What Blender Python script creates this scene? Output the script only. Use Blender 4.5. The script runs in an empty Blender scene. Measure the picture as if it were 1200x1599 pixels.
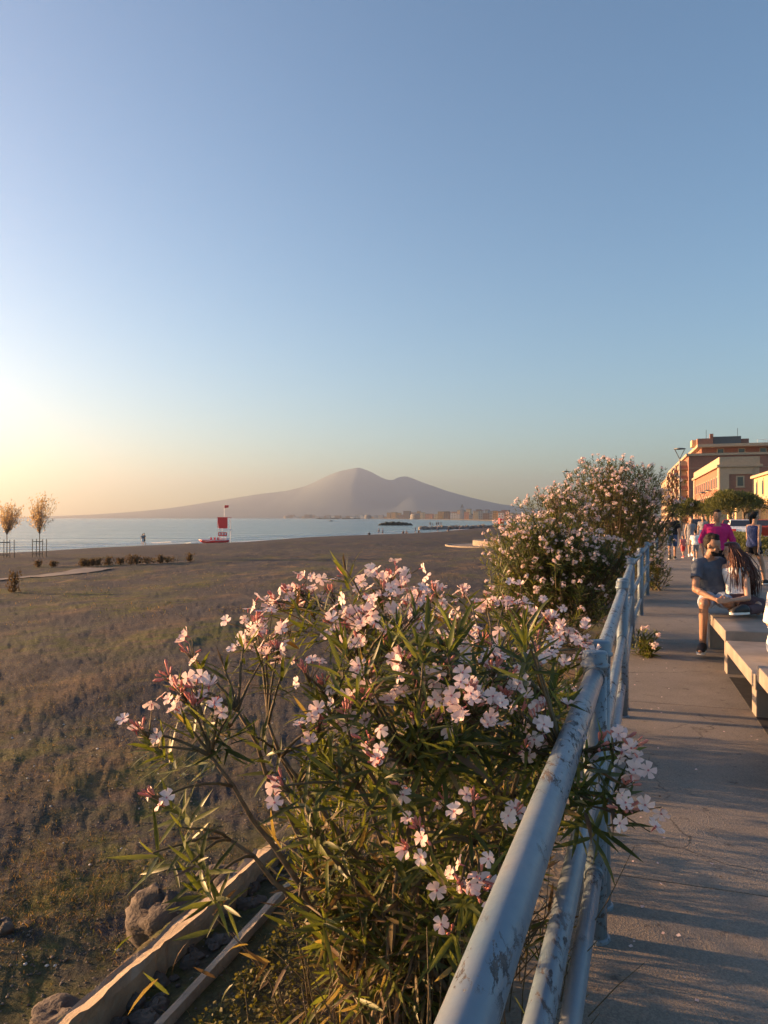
import bpy, bmesh, math, random
import numpy as np
from mathutils import Vector, Matrix

random.seed(7); rng = np.random.default_rng(7)
R = math.radians
scene = bpy.context.scene
COL = scene.collection

# ------------------------------------------------------------ camera, sky, sun, exposure
cam_d = bpy.data.cameras.new('camera'); cam = bpy.data.objects.new('camera', cam_d); COL.objects.link(cam)
CH = 1.6
cam.location = (0, 0, CH); cam.rotation_euler = (R(90.41), 0, 0)
cam_d.sensor_fit = 'VERTICAL'; cam_d.sensor_height = 24; cam_d.lens = 24*1200/1599
cam_d.clip_start = 0.05; cam_d.clip_end = 40000
scene.camera = cam

SUN_AZ = 72      # degrees to the left of the view direction
SUN_EL = 7.3
world = bpy.data.worlds.new('World'); scene.world = world; world.use_nodes = True
wn = world.node_tree.nodes; wl = world.node_tree.links
sky = wn.new('ShaderNodeTexSky'); sky.sky_type = 'NISHITA'; sky.sun_disc = False
sky.sun_elevation = R(SUN_EL); sky.sun_rotation = R(-SUN_AZ)
sky.altitude = 0; sky.air_density = 1.0; sky.dust_density = .5; sky.ozone_density = 2.4
wn['Background'].inputs[1].default_value = 0.06
wl.new(sky.outputs[0], wn['Background'].inputs[0])
sd = bpy.data.lights.new('sun', 'SUN'); sun = bpy.data.objects.new('sun', sd); COL.objects.link(sun)
sd.energy = 5.0; sd.angle = R(0.8); sd.color = (1.0, 0.56, 0.25)
sdir = Vector((-math.sin(R(SUN_AZ))*math.cos(R(SUN_EL)), math.cos(R(SUN_AZ))*math.cos(R(SUN_EL)), math.sin(R(SUN_EL))))
sun.rotation_euler = sdir.to_track_quat('Z', 'Y').to_euler()
scene.view_settings.view_transform = 'Standard'; scene.view_settings.look = 'None'
scene.view_settings.exposure = 2.3; scene.view_settings.gamma = 1
scene.view_settings.use_curve_mapping = False

# ------------------------------------------------------------ helpers
def P(px, py, d):
    return Vector(((px-600)/1200*d, d, CH-(py-808)/1200*d))

def link(o, parent=None):
    COL.objects.link(o)
    if parent is not None: o.parent = parent
    return o

def tag(o, label=None, cat=None, group=None, kind=None):
    if label: o['label'] = label
    if cat: o['category'] = cat
    if group: o['group'] = group
    if kind: o['kind'] = kind
    return o

def empty(name, loc=(0,0,0), rz=0, label=None, cat=None, group=None):
    o = bpy.data.objects.new(name, None); o.location = loc; o.rotation_euler = (0,0,rz); o.empty_display_size = .1
    link(o); return tag(o, label, cat, group)

class MB:
    def __init__(s): s.v = []; s.f = []; s.m = []
    def add(s, vs, fs, mi=0):
        b = len(s.v); s.v.extend([tuple(p) for p in vs])
        for f in fs: s.f.append(tuple(b+i for i in f)); s.m.append(mi)
    def box(s, c, size, rz=0, mi=0, taper=1.0):
        x, y, z = size[0]/2, size[1]/2, size[2]/2; c = Vector(c); M = Matrix.Rotation(rz, 3, 'Z')
        vs = []
        for dz in (-z, z):
            k = taper if dz > 0 else 1
            for dx, dy in ((-x,-y),(x,-y),(x,y),(-x,y)): vs.append(c + M @ Vector((dx*k, dy*k, dz)))
        s.add(vs, [(0,3,2,1),(4,5,6,7),(0,1,5,4),(1,2,6,5),(2,3,7,6),(3,0,4,7)], mi)
    def prism(s, pts, z0, z1, mi=0):
        n = len(pts); vs = [(p[0],p[1],z0) for p in pts]+[(p[0],p[1],z1) for p in pts]
        fs = [tuple(range(n-1,-1,-1)), tuple(range(n,2*n))]+[(i,(i+1)%n,n+(i+1)%n,n+i) for i in range(n)]
        s.add(vs, fs, mi)
    def tube(s, pts, rs, n=8, mi=0, caps=True, flat=1.0):
        pts = [Vector(p) for p in pts]
        if not hasattr(rs, '__len__'): rs = [rs]*len(pts)
        vs = []; up = Vector((0,0,1)); prev = None
        for i, p in enumerate(pts):
            t = (pts[min(i+1,len(pts)-1)]-pts[max(i-1,0)])
            if t.length < 1e-9: t = Vector((0,0,1))
            t.normalize()
            if prev is None:
                a = t.cross(up)
                if a.length < .05: a = t.cross(Vector((1,0,0)))
            else: a = prev - t*prev.dot(t)
            a.normalize(); prev = a; b = t.cross(a)
            for k in range(n):
                an = 2*math.pi*k/n
                vs.append(p + a*math.cos(an)*rs[i] + b*math.sin(an)*rs[i]*flat)
        fs = []
        for i in range(len(pts)-1):
            for k in range(n):
                fs.append((i*n+k, i*n+(k+1)%n, (i+1)*n+(k+1)%n, (i+1)*n+k))
        if caps: fs.append(tuple(range(n-1,-1,-1))); fs.append(tuple((len(pts)-1)*n+k for k in range(n)))
        s.add(vs, fs, mi)
    def loft(s, rings, n=14, mi=0):
        # rings: (centre, ax, ay, rx, ry)
        vs = []
        for c, ax, ay, rx, ry in rings:
            for k in range(n):
                an = 2*math.pi*k/n
                vs.append(Vector(c)+Vector(ax)*math.cos(an)*rx+Vector(ay)*math.sin(an)*ry)
        fs = []
        for i in range(len(rings)-1):
            for k in range(n): fs.append((i*n+k, i*n+(k+1)%n, (i+1)*n+(k+1)%n, (i+1)*n+k))
        fs.append(tuple(range(n-1,-1,-1))); fs.append(tuple((len(rings)-1)*n+k for k in range(n)))
        s.add(vs, fs, mi)
    def lathe(s, c, prof, n=16, mi=0):
        s.loft([((c[0],c[1],c[2]+z),(1,0,0),(0,1,0),r,r) for r, z in prof], n, mi)
    def ball(s, c, r, n=10, m=7, mi=0, M=None):
        if not hasattr(r,'__len__'): r = (r,r,r)
        rings = []
        vs = []
        for i in range(m+1):
            ph = -math.pi/2+math.pi*i/m
            ph = max(min(ph, math.pi/2-.08), -math.pi/2+.08)
            for k in range(n):
                an = 2*math.pi*k/n
                q = Vector((r[0]*math.cos(ph)*math.cos(an), r[1]*math.cos(ph)*math.sin(an), r[2]*math.sin(ph)))
                if M: q = M @ q
                vs.append(Vector(c)+q)
        fs = []
        for i in range(m):
            for k in range(n): fs.append((i*n+k, i*n+(k+1)%n, (i+1)*n+(k+1)%n, (i+1)*n+k))
        fs.append(tuple(range(n-1,-1,-1))); fs.append(tuple(m*n+k for k in range(n)))
        s.add(vs, fs, mi)
    def mesh(s, name, mats, smooth=False):
        me = bpy.data.meshes.new(name); me.from_pydata(s.v, [], s.f)
        for m in (mats if isinstance(mats,(list,tuple)) else [mats]): me.materials.append(m)
        if len(me.materials) > 1: me.polygons.foreach_set('material_index', s.m)
        if smooth: me.polygons.foreach_set('use_smooth', [True]*len(me.polygons))
        me.update(); return me
    def build(s, name, mats, parent=None, smooth=False, bevel=0):
        o = bpy.data.objects.new(name, s.mesh(name, mats, smooth)); link(o, parent)
        if bevel:
            m = o.modifiers.new('bevel','BEVEL'); m.width = bevel; m.segments = 2; m.limit_method = 'ANGLE'; m.angle_limit = R(35)
        return o

def np_mesh(name, V, F, mats, mi=None, smooth=False):
    """V (n,3); F (m,k) all faces the same length"""
    me = bpy.data.meshes.new(name); n = len(V); m, k = F.shape
    me.vertices.add(n); me.vertices.foreach_set('co', V.astype(np.float32).ravel())
    me.loops.add(m*k); me.loops.foreach_set('vertex_index', F.astype(np.int32).ravel())
    me.polygons.add(m); me.polygons.foreach_set('loop_start', np.arange(0, m*k, k, dtype=np.int32))
    for x in (mats if isinstance(mats,(list,tuple)) else [mats]): me.materials.append(x)
    if mi is not None: me.polygons.foreach_set('material_index', mi.astype(np.int32))
    if smooth: me.polygons.foreach_set('use_smooth', np.ones(m, dtype=bool))
    me.update(calc_edges=True); me.validate(); return me

def np_obj(name, V, F, mats, parent=None, mi=None, smooth=False):
    return link(bpy.data.objects.new(name, np_mesh(name, V, F, mats, mi, smooth)), parent)

def scatter_mesh(T, F, M, L, S=None):
    """template verts T (k,3), faces F (f,c), matrices M (n,3,3), locations L (n,3)"""
    n, k = len(L), len(T)
    V = np.einsum('nij,kj->nki', M, T) + L[:,None,:]
    Fa = F[None,:,:] + (np.arange(n)*k)[:,None,None]
    return V.reshape(-1,3), Fa.reshape(-1, F.shape[1])

_h = np.random.default_rng(3).random((256,256))
def vnoise(x, y):
    xi = np.floor(x).astype(int); yi = np.floor(y).astype(int); fx = x-xi; fy = y-yi
    fx = fx*fx*(3-2*fx); fy = fy*fy*(3-2*fy)
    g = lambda a, b: _h[a & 255, b & 255]
    return (g(xi,yi)*(1-fx)+g(xi+1,yi)*fx)*(1-fy)+(g(xi,yi+1)*(1-fx)+g(xi+1,yi+1)*fx)*fy
def fbm(x, y, o=4, lac=2.1, gain=.5):
    a = 1; t = 0; s = 0
    for i in range(o):
        t = t + a*(vnoise(x+17.3*i, y+9.1*i)-.5); s += a; a *= gain; x = x*lac; y = y*lac
    return t/s*2

# ------------------------------------------------------------ materials
class NT:
    def __init__(s, name):
        s.m = bpy.data.materials.new(name); s.m.use_nodes = True; s.t = s.m.node_tree
        s.b = s.t.nodes['Principled BSDF']; s.out = s.t.nodes['Material Output']
        s.tc = s.t.nodes.new('ShaderNodeTexCoord')
    def n(s, ty, **kw):
        x = s.t.nodes.new(ty)
        for k, v in kw.items(): setattr(x, k, v)
        return x
    def l(s, a, b): s.t.links.new(a, b)
    def coord(s, which='Object', scale=(1,1,1), rot=(0,0,0)):
        mp = s.n('ShaderNodeMapping'); mp.inputs['Scale'].default_value = scale; mp.inputs['Rotation'].default_value = rot
        if which == 'World':
            g = s.n('ShaderNodeNewGeometry'); s.l(g.outputs['Position'], mp.inputs[0])
        else: s.l(s.tc.outputs[which], mp.inputs[0])
        return mp.outputs[0]
    def noise(s, co, scale, detail=5, rough=.55, dist=0):
        x = s.n('ShaderNodeTexNoise'); x.inputs['Scale'].default_value = scale; x.inputs['Detail'].default_value = detail
        x.inputs['Roughness'].default_value = rough; x.inputs['Distortion'].default_value = dist
        s.l(co, x.inputs['Vector']); return x.outputs['Fac']
    def ramp(s, fac, stops, interp='LINEAR'):
        x = s.n('ShaderNodeValToRGB'); e = x.color_ramp.elements; x.color_ramp.interpolation = interp
        while len(e) < len(stops): e.new(.5)
        for el, (p, c) in zip(e, stops):
            el.position = p; el.color = (c, c, c, 1) if not hasattr(c,'__len__') else (*c, 1)
        s.l(fac, x.inputs[0]); return x.outputs[0]
    def mix(s, fac, a, b, mode='MIX'):
        x = s.n('ShaderNodeMix', data_type='RGBA', blend_type=mode)
        for sock, v in ((x.inputs['Factor'], fac), (x.inputs[6], a), (x.inputs[7], b)):
            if isinstance(v, (int, float)): sock.default_value = v
            elif isinstance(v, tuple): sock.default_value = (*v, 1)
            else: s.l(v, sock)
        return x.outputs[2]
    def bump(s, h, strength=.5, dist=.01, normal=None):
        x = s.n('ShaderNodeBump'); x.inputs['Strength'].default_value = strength; x.inputs['Distance'].default_value = dist
        s.l(h, x.inputs['Height'])
        if normal is not None: s.l(normal, x.inputs['Normal'])
        return x.outputs[0]
    def set(s, color=None, rough=None, normal=None, spec=None, metal=None):
        for k, v in (('Base Color',color),('Roughness',rough),('Normal',normal),('Specular IOR Level',spec),('Metallic',metal)):
            if v is None: continue
            if isinstance(v, (int, float)): s.b.inputs[k].default_value = v
            elif isinstance(v, tuple): s.b.inputs[k].default_value = (*v, 1)
            else: s.l(v, s.b.inputs[k])
        return s.m

def rough_mat(name, c1, c2, scale=8, rough=.8, bump=.3, bdist=.01, which='Object', spec=.3, detail=5, stretch=(1,1,1)):
    t = NT(name); co = t.coord(which, stretch); f = t.noise(co, scale, detail)
    col = t.ramp(f, [(.3, c1), (.7, c2)])
    f2 = t.noise(co, scale*5, 4)
    return t.set(col, rough, t.bump(f2, bump, bdist), spec)

def leaf_mat(name, c1, c2, trans=.42, rough=.42):
    t = NT(name); co = t.coord('World'); f = t.noise(co, 9, 2)
    oi = t.n('ShaderNodeObjectInfo')
    col = t.ramp(f, [(.32, c1), (.68, c2)])
    t.set(col, rough, None, .35)
    tr = t.n('ShaderNodeBsdfTranslucent'); t.l(col, tr.inputs[0])
    br = t.n('ShaderNodeMixRGB'); br.blend_type = 'MULTIPLY'; br.inputs[0].default_value = 1
    br.inputs[2].default_value = (1.5,1.45,.6,1); t.l(col, br.inputs[1]); t.l(br.outputs[0], tr.inputs[0])
    mx = t.n('ShaderNodeMixShader'); mx.inputs[0].default_value = trans
    t.l(t.b.outputs[0], mx.inputs[1]); t.l(tr.outputs[0], mx.inputs[2]); t.l(mx.outputs[0], t.out.inputs[0])
    return t.m

def petal_mat(name, c1, c2, trans=.3):
    t = NT(name); f = t.noise(t.coord('World'), 14, 2)
    col = t.ramp(f, [(.35, c1), (.65, c2)]); t.set(col, .6, None, .2)
    tr = t.n('ShaderNodeBsdfTranslucent'); t.l(col, tr.inputs[0])
    mx = t.n('ShaderNodeMixShader'); mx.inputs[0].default_value = trans
    t.l(t.b.outputs[0], mx.inputs[1]); t.l(tr.outputs[0], mx.inputs[2]); t.l(mx.outputs[0], t.out.inputs[0])
    return t.m

M_LEAF = leaf_mat('leaf_green', (.042,.055,.014), (.085,.098,.026))
M_LEAF2 = leaf_mat('leaf_light', (.105,.125,.026), (.175,.185,.05), .4)
M_DRY = leaf_mat('leaf_dry', (.17,.125,.06), (.27,.20,.10), .4, .6)
M_DEAD = leaf_mat('leaf_dead', (.075,.048,.03), (.13,.08,.045), .2, .7)
M_PETAL = petal_mat('petal_pink', (.80,.57,.53), (.87,.71,.66))
M_THROAT = petal_mat('petal_throat', (.62,.20,.22), (.70,.28,.28))
M_BUD = petal_mat('bud_pink', (.50,.16,.13), (.62,.27,.23), .15)
M_STEM = rough_mat('stem_bark', (.10,.07,.045), (.19,.14,.09), 30, .8, .4, .003)
M_TWIG = rough_mat('twig_green', (.075,.055,.032), (.13,.095,.05), 30, .7, .3, .002)

def sand_mat():
    t = NT('beach_ground'); co = t.coord('World')
    big = t.noise(co, .22, 4, .6); mid = t.noise(co, 1.3, 5, .6); fine = t.noise(co, 22, 6, .7); vf = t.noise(co, 120, 3, .7)
    str_ = t.noise(t.coord('World', (1, .35, 1), (0,0,.5)), .55, 4, .6)
    sandc = t.ramp(fine, [(.3, (.036,.034,.038)), (.6, (.070,.064,.067)), (.8, (.125,.112,.108))])
    dry = t.ramp(fine, [(.3, (.080,.055,.036)), (.75, (.24,.16,.095))])
    green = t.ramp(fine, [(.3, (.050,.055,.018)), (.75, (.14,.135,.045))])
    md2 = t.noise(t.coord('World',(1,.45,1),(0,0,.5)), .9, 6, .65); soil = t.mix(t.ramp(md2, [(.48,0.),(.62,1.)]), sandc, dry)
    gm = t.n('ShaderNodeMath', operation='MULTIPLY'); t.l(t.ramp(str_, [(.46,0.),(.60,1.)]), gm.inputs[0]); t.l(t.ramp(t.noise(co, 3.1, 4), [(.36,0.),(.58,1.)]), gm.inputs[1])
    soil = t.mix(gm.outputs[0], soil, green)
    col = t.mix(t.ramp(big, [(.45,0.),(.60,.85)]), soil, sandc)
    # beyond the turf, bare volcanic sand near the sea (by height)
    g = t.n('ShaderNodeNewGeometry'); sep = t.n('ShaderNodeSeparateXYZ'); t.l(g.outputs['Position'], sep.inputs[0])
    mr = t.n('ShaderNodeMapRange'); mr.inputs['From Min'].default_value = -1.35; mr.inputs['From Max'].default_value = -1.0
    mr.inputs['To Min'].default_value = 1; mr.inputs['To Max'].default_value = 0; t.l(sep.outputs[2], mr.inputs[0])
    col = t.mix(mr.outputs[0], col, sandc)
    wet = t.n('ShaderNodeMapRange'); wet.inputs['From Min'].default_value = -2.85; wet.inputs['From Max'].default_value = -2.6
    wet.inputs['To Min'].default_value = .55; wet.inputs['To Max'].default_value = 1; t.l(sep.outputs[2], wet.inputs[0])
    wm = t.n('ShaderNodeVectorMath', operation='SCALE'); t.l(col, wm.inputs[0]); t.l(wet.outputs[0], wm.inputs['Scale'])
    b0 = t.bump(mid, .5, .05); m8 = t.noise(co, 7, 5, .7); b1 = t.bump(m8, .6, .035, b0); b2 = t.bump(fine, .9, .028, b1); b3 = t.bump(vf, .8, .008, b2)
    return t.set(wm.outputs[0], .95, b3, .15)
M_GROUND = sand_mat()

def path_mat():
    t = NT('path_concrete'); co = t.coord('World')
    f = t.noise(co, .9, 5, .6); g = t.noise(co, 60, 5, .7); sp = t.noise(co, 7, 6, .72)
    vor = t.n('ShaderNodeTexVoronoi'); vor.inputs['Scale'].default_value = 160; t.l(co, vor.inputs['Vector'])
    base = t.ramp(f, [(.3, (.185,.158,.132)), (.7, (.27,.235,.195))])
    agg = t.ramp(vor.outputs['Color'], [(.2, .72), (.8, 1.22)])
    col = t.mix(.7, base, agg, 'MULTIPLY')
    dark = t.ramp(sp, [(.60, 0.), (.68, .75)])
    col = t.mix(dark, col, (.055,.045,.042))
    ck = t.n('ShaderNodeTexVoronoi', feature='DISTANCE_TO_EDGE'); ck.inputs['Scale'].default_value = .45
    wv = t.n('ShaderNodeVectorMath', operation='ADD'); nz = t.n('ShaderNodeTexNoise'); nz.inputs['Scale'].default_value = 3; nz.inputs['Detail'].default_value = 6; t.l(co, nz.inputs['Vector'])
    sc_ = t.n('ShaderNodeVectorMath', operation='SCALE'); sc_.inputs['Scale'].default_value = .35; t.l(nz.outputs['Color'], sc_.inputs[0]); t.l(co, wv.inputs[0]); t.l(sc_.outputs[0], wv.inputs[1]); t.l(wv.outputs[0], ck.inputs['Vector'])
    cr = t.ramp(ck.outputs['Distance'], [(.0,1.),(.004,0.)]); crm = t.n('ShaderNodeMath', operation='MULTIPLY'); t.l(cr, crm.inputs[0]); t.l(t.ramp(f, [(.5,0.),(.56,.8)]), crm.inputs[1])
    col = t.mix(crm.outputs[0], col, (.04,.035,.03))
    st2 = t.ramp(t.noise(co, .5, 4, .65), [(.55,0.),(.7,.45)]); col = t.mix(st2, col, (.10,.085,.07))
    b = t.bump(g, .5, .006); b = t.bump(vor.outputs['Distance'], .4, .004, b); b = t.bump(f, .3, .03, b)
    return t.set(col, t.ramp(sp, [(.3,.75),(.7,.92)]), b, .3)
M_PATH = path_mat()

def paint_mat():
    t = NT('railing_paint'); co = t.coord('UV')
    w = t.coord('World')
    pe = t.noise(t.coord('World', (3.2, .9, 3.2), (0,0,-.33)), 14, 8, .75, .4)
    area = t.noise(w, 2.3, 3)
    thr = t.n('ShaderNodeMath', operation='MULTIPLY'); t.l(t.ramp(pe, [(.55, 0.), (.575, 1.)]), thr.inputs[0]); t.l(t.ramp(area, [(.47,0.),(.53,1.)]), thr.inputs[1])
    fine = t.noise(w, 45, 6, .7)
    paint = t.ramp(t.noise(w, 3.5, 5, .65), [(.3, (.095,.15,.205)), (.55, (.14,.18,.225)), (.75, (.20,.21,.22))])
    paint = t.mix(t.ramp(fine, [(.62,0.),(.70,.45)]), paint, (.16,.15,.15))
    under = t.ramp(fine, [(.4, (.035,.036,.045)), (.6, (.10,.085,.08))])
    col = t.mix(thr.outputs[0], paint, under)
    inv = t.n('ShaderNodeMath', operation='SUBTRACT'); inv.inputs[0].default_value = 1; t.l(thr.outputs[0], inv.inputs[1])
    b = t.bump(inv.outputs[0], .8, .0015); b = t.bump(fine, .25, .0012, b)
    r = t.mix(thr.outputs[0], t.ramp(fine, [(.3,.27),(.7,.46)]), (.8,.8,.8))
    return t.set(col, r, b, .5)
M_PAINT = paint_mat()

M_STONE = rough_mat('bench_stone', (.20,.17,.145), (.34,.29,.245), 3, .75, .35, .004)
M_KERB = rough_mat('kerb_concrete', (.19,.16,.13), (.31,.26,.21), 7, .9, .9, .012)
M_ROCK = rough_mat('rock', (.055,.045,.04), (.13,.105,.088), 5, .9, .9, .02)
M_BWALL = rough_mat('weathered_slab', (.20,.155,.11), (.36,.28,.20), 7, .9, .9, .012)

def sea_mat():
    t = NT('sea_water')
    co = t.coord('World', (.35, 1, 1), (0,0,-.45))
    w1 = t.noise(co, .35, 4, .6); w2 = t.noise(co, 2.2, 4, .6); w3 = t.noise(t.coord('World',(.22,1,1),(0,0,-.3)), .06, 4, .6)
    w4 = t.noise(t.coord('World',(.16,1,1),(0,0,-.35)), .16, 3, .6)
    b = t.bump(w3, 1, 3.0); b = t.bump(w4, 1, 1.6, b); b = t.bump(w1, 1, .8, b); b = t.bump(w2, .8, .12, b)
    col = t.ramp(w3, [(.35, (.045,.115,.135)), (.65, (.085,.17,.18))])
    t.set(col, .16, b, .5); t.b.inputs['IOR'].default_value = 1.33
    return t.m
M_SEA = sea_mat()
def foam_mat():
    t = NT('sea_foam'); f = t.noise(t.coord('World'), .9, 6, .7)
    return t.set(t.ramp(f, [(.3,(.55,.57,.57)),(.6,(.8,.8,.78))]), .7, t.bump(f,.5,.05), .3)
M_FOAM = foam_mat()
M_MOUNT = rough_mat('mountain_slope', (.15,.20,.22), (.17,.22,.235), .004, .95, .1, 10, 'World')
M_HILL = rough_mat('coast_land', (.06,.06,.045), (.12,.10,.08), .02, .95, .5, 1, 'World')

def plain(name, c, rough=.6, spec=.4, var=.12, scale=20, bump=.15, metal=0, bd=.004):
    a = tuple(max(0, x*(1-var)) for x in c); b = tuple(min(1, x*(1+var)) for x in c)
    m = rough_mat(name, a, b, scale, rough, bump, bd, 'Object', spec); m.node_tree.nodes['Principled BSDF'].inputs['Metallic'].default_value = metal
    return m
M_SKIN = plain('skin_tan', (.33,.18,.115), .5, .4, .08)
M_SKIN2 = plain('skin_light', (.42,.245,.17), .5, .4, .08)
M_HAIRD = plain('hair_dark', (.014,.010,.008), .65, .2, .3, 60, .6)
M_HAIRR = plain('hair_auburn', (.085,.022,.012), .38, .5, .4, 60, .8)
M_SLATE = plain('cloth_slate', (.085,.10,.135), .9, .2, .15, 15, .5)
M_PALE = plain('cloth_pale_blue', (.42,.48,.58), .9, .2, .1, 15, .5)
M_WHITE = plain('cloth_white', (.75,.73,.72), .85, .2, .06, 15, .5)
M_BLACKC = plain('cloth_black', (.018,.018,.022), .9, .2, .2, 15, .5)
M_MAG = plain('cloth_magenta', (.52,.025,.15), .85, .2, .15, 12, .5)
M_NAVY = plain('cloth_navy', (.035,.055,.16), .85, .2, .15, 12, .5)
M_DENIM = plain('cloth_denim', (.05,.085,.19), .9, .2, .2, 12, .5)
M_GREYC = plain('cloth_grey', (.22,.22,.24), .9, .2, .15, 12, .5)
M_TIGHT = plain('cloth_plum', (.10,.055,.06), .8, .2, .15, 12, .4)
M_RED = plain('paint_red', (.72,.03,.035), .4, .5, .1)
M_WPAINT = plain('paint_white', (.75,.75,.73), .5, .4, .05)
M_SHOEW = plain('shoe_white', (.72,.70,.68), .6, .4, .05)
M_SHOEB = plain('shoe_black', (.02,.02,.022), .6, .4, .1)
M_PINKC = plain('cloth_pink', (.6,.18,.16), .85, .2, .1)
M_METAL = plain('pole_metal', (.10,.10,.105), .5, .5, .15, 10, .1, .3)
M_WOOD = plain('stake_wood', (.10,.09,.075), .9, .2, .2)
M_GLASS = plain('window_glass', (.03,.035,.045), .12, .6, .1, 3, 0)
M_TYRE = plain('tyre_rubber', (.02,.02,.02), .8, .3, .1)

# ------------------------------------------------------------ terrain
SEA_Z = -2.9
SHORE = [(-160,-60),(-110,10),(-75,55),(-55,82),(-47.5,95),(-44,108),(-37.6,120),(-27,131),(-19.5,166),(0,193),(18.4,245),(54.5,385),(120,560),(230,800),(500,1200)]
FENCE = [(-5.9,-16.8),(-.918,-2.0),(.81,2.95),(1.92,6.2),(3.03,9.45),(4.2,12.6),(5.4,15.8),(6.8,19.2),(10.4,28.6),(25,68),(62,175),(140,400),(300,800),(700,1700)]
PLX, PLY, PLZ = 13.6, 76., -1.22
def sdist(x, y, line):
    """signed distance, positive to the right of the line's direction"""
    best = np.full(x.shape, 1e18); sg = np.zeros(x.shape)
    for (ax,ay),(bx,by) in zip(line[:-1], line[1:]):
        dx, dy = bx-ax, by-ay; t = np.clip(((x-ax)*dx+(y-ay)*dy)/(dx*dx+dy*dy), 0, 1)
        qx, qy = x-ax-t*dx, y-ay-t*dy; d = qx*qx+qy*qy; c = dy*(x-ax)-dx*(y-ay)
        m = d < best-1e-9; best = np.where(m, d, best); sg = np.where(m, np.sign(c), sg)
    return np.sqrt(best)*sg
def sstep(a, b, x):
    t = np.clip((x-a)/(b-a), 0, 1); return t*t*(3-2*t)
def ground(x, y, fine=True):
    x = np.asarray(x, float); y = np.asarray(y, float)
    s = sdist(x, y, SHORE); u = sdist(x, y, FENCE)
    z = np.where(s < 0, SEA_Z+.06*s, SEA_Z + 1.75*np.clip(s/38,0,1)**.8 + .5*sstep(38, 95, s))
    z = np.maximum(z, -6.5)
    z = z + np.where(s > 6, sstep(6,30,s)*(.22*fbm(x*.06, y*.06, 3) + .05*fbm(x*.35+5, y*.35, 3)), 0)
    near = -.47 + .05*fbm(x*.5, y*.5, 3)
    z = z*sstep(2, 18, -u) + near*(1-sstep(2, 18, -u))
    n = .05*fbm(x*.8, y*.7, 3) + .009*fbm(x*3.2+y, y*2.6, 4)*(.4+vnoise(x*.6,y*.6)) + .014*fbm(x*11, y*9, 3)*(.3+vnoise(x*.9+4,y*.9)) + .008*fbm(x*30, y*30, 2)
    z = z + n*sstep(1.9, 2.6, -u)*(1-sstep(25, 60, -u))
    pr = np.hypot(x-PLX, y-PLY); z = z*sstep(8.5, 13, pr)+PLZ*(1-sstep(8.5, 13, pr))
    z2 = -.06-.06*sstep(.2, 1.2, -u) - .035*sstep(1.35,1.5,-u) + .012*fbm(x*7, y*7, 3) + .02*fbm(x*3,y*3,2)
    k = sstep(1.74, 2.05, -u)
    z = np.where(u < 0, z2*(1-k)+z*k, -.03 - .0*u)
    return z
def gz(x, y): return float(ground(np.array([x]), np.array([y]))[0])
def shore_hit(px, off=0):
    """point along the pixel column px where the ground meets the sea, moved off metres inland"""
    d = np.linspace(30, 900, 9000); x = (px-600)/1200*d
    s = sdist(x, d, SHORE); i = np.argmax(s < off); return x[i], d[i]

na, nr = 640, 400
ang = np.radians(np.concatenate([np.linspace(-115,-32,60,endpoint=False), np.linspace(-32,32,na-120,endpoint=False), np.linspace(32,115,60)]))
rad = np.concatenate([[.3], np.geomspace(.9, 1800, nr-1)])
A, Rr = np.meshgrid(ang, rad)
X = Rr*np.sin(A); Y = Rr*np.cos(A)-1.0
Z = ground(X, Y)
idx = np.arange(A.size).reshape(A.shape)
F = np.stack([idx[:-1,:-1], idx[1:,:-1], idx[1:,1:], idx[:-1,1:]], -1).reshape(-1,4)
g = np_obj('beach_ground', np.stack([X,Y,Z],-1).reshape(-1,3), F[:, ::-1], M_GROUND, smooth=True)
tag(g, kind='structure')

# the sea
nx = 60; xs = np.linspace(-9800, 9800, nx); ys = np.concatenate([np.linspace(-200,1000,25), np.geomspace(1100,10300,20)])
X, Y = np.meshgrid(xs, ys); idx = np.arange(X.size).reshape(X.shape)
F = np.stack([idx[:-1,:-1], idx[:-1,1:], idx[1:,1:], idx[1:,:-1]], -1).reshape(-1,4)
tag(np_obj('sea', np.stack([X,Y,np.full(X.shape,SEA_Z)],-1).reshape(-1,3), F, M_SEA), kind='structure')
# lines of surf along the shore
for row, (off, wd, z) in enumerate([(-.6,1.5,.02),(-7,.7,.05),(-14,.5,.06)]):
    V = []; Fq = []
    pts = []
    for (ax,ay),(bx,by) in zip(SHORE[2:11], SHORE[3:12]):
        L = math.hypot(bx-ax, by-ay); n = max(2, int(L/2))
        for i in range(n): pts.append((ax+(bx-ax)*i/n, ay+(by-ay)*i/n))
    for i, (x, y) in enumerate(pts[:-1]):
        dx, dy = pts[i+1][0]-x, pts[i+1][1]-y; L = math.hypot(dx,dy); nxn, nyn = dy/L, -dx/L
        o = off + 1.2*float(fbm(np.array([i*.07+row*9]), np.array([3.]), 3)[0])
        w_ = wd*(max(0, .5+1.6*float(fbm(np.array([i*.13+row*5]), np.array([8.]), 3)[0])))+.02
        V += [(x+nxn*(o-w_/2), y+nyn*(o-w_/2), SEA_Z+z+(.0 if row else .03)), (x+nxn*(o), y+nyn*(o), SEA_Z+z+.05), (x+nxn*(o+w_/2), y+nyn*(o+w_/2), SEA_Z+z+(.0 if row else .03))]
        if i:
            b = 3*(i-1); Fq += [(b, b+3, b+4, b+1), (b+1, b+4, b+5, b+2)]
    tag(np_obj('surf_foam', np.array(V), np.array(Fq), M_FOAM), kind='stuff')

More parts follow.
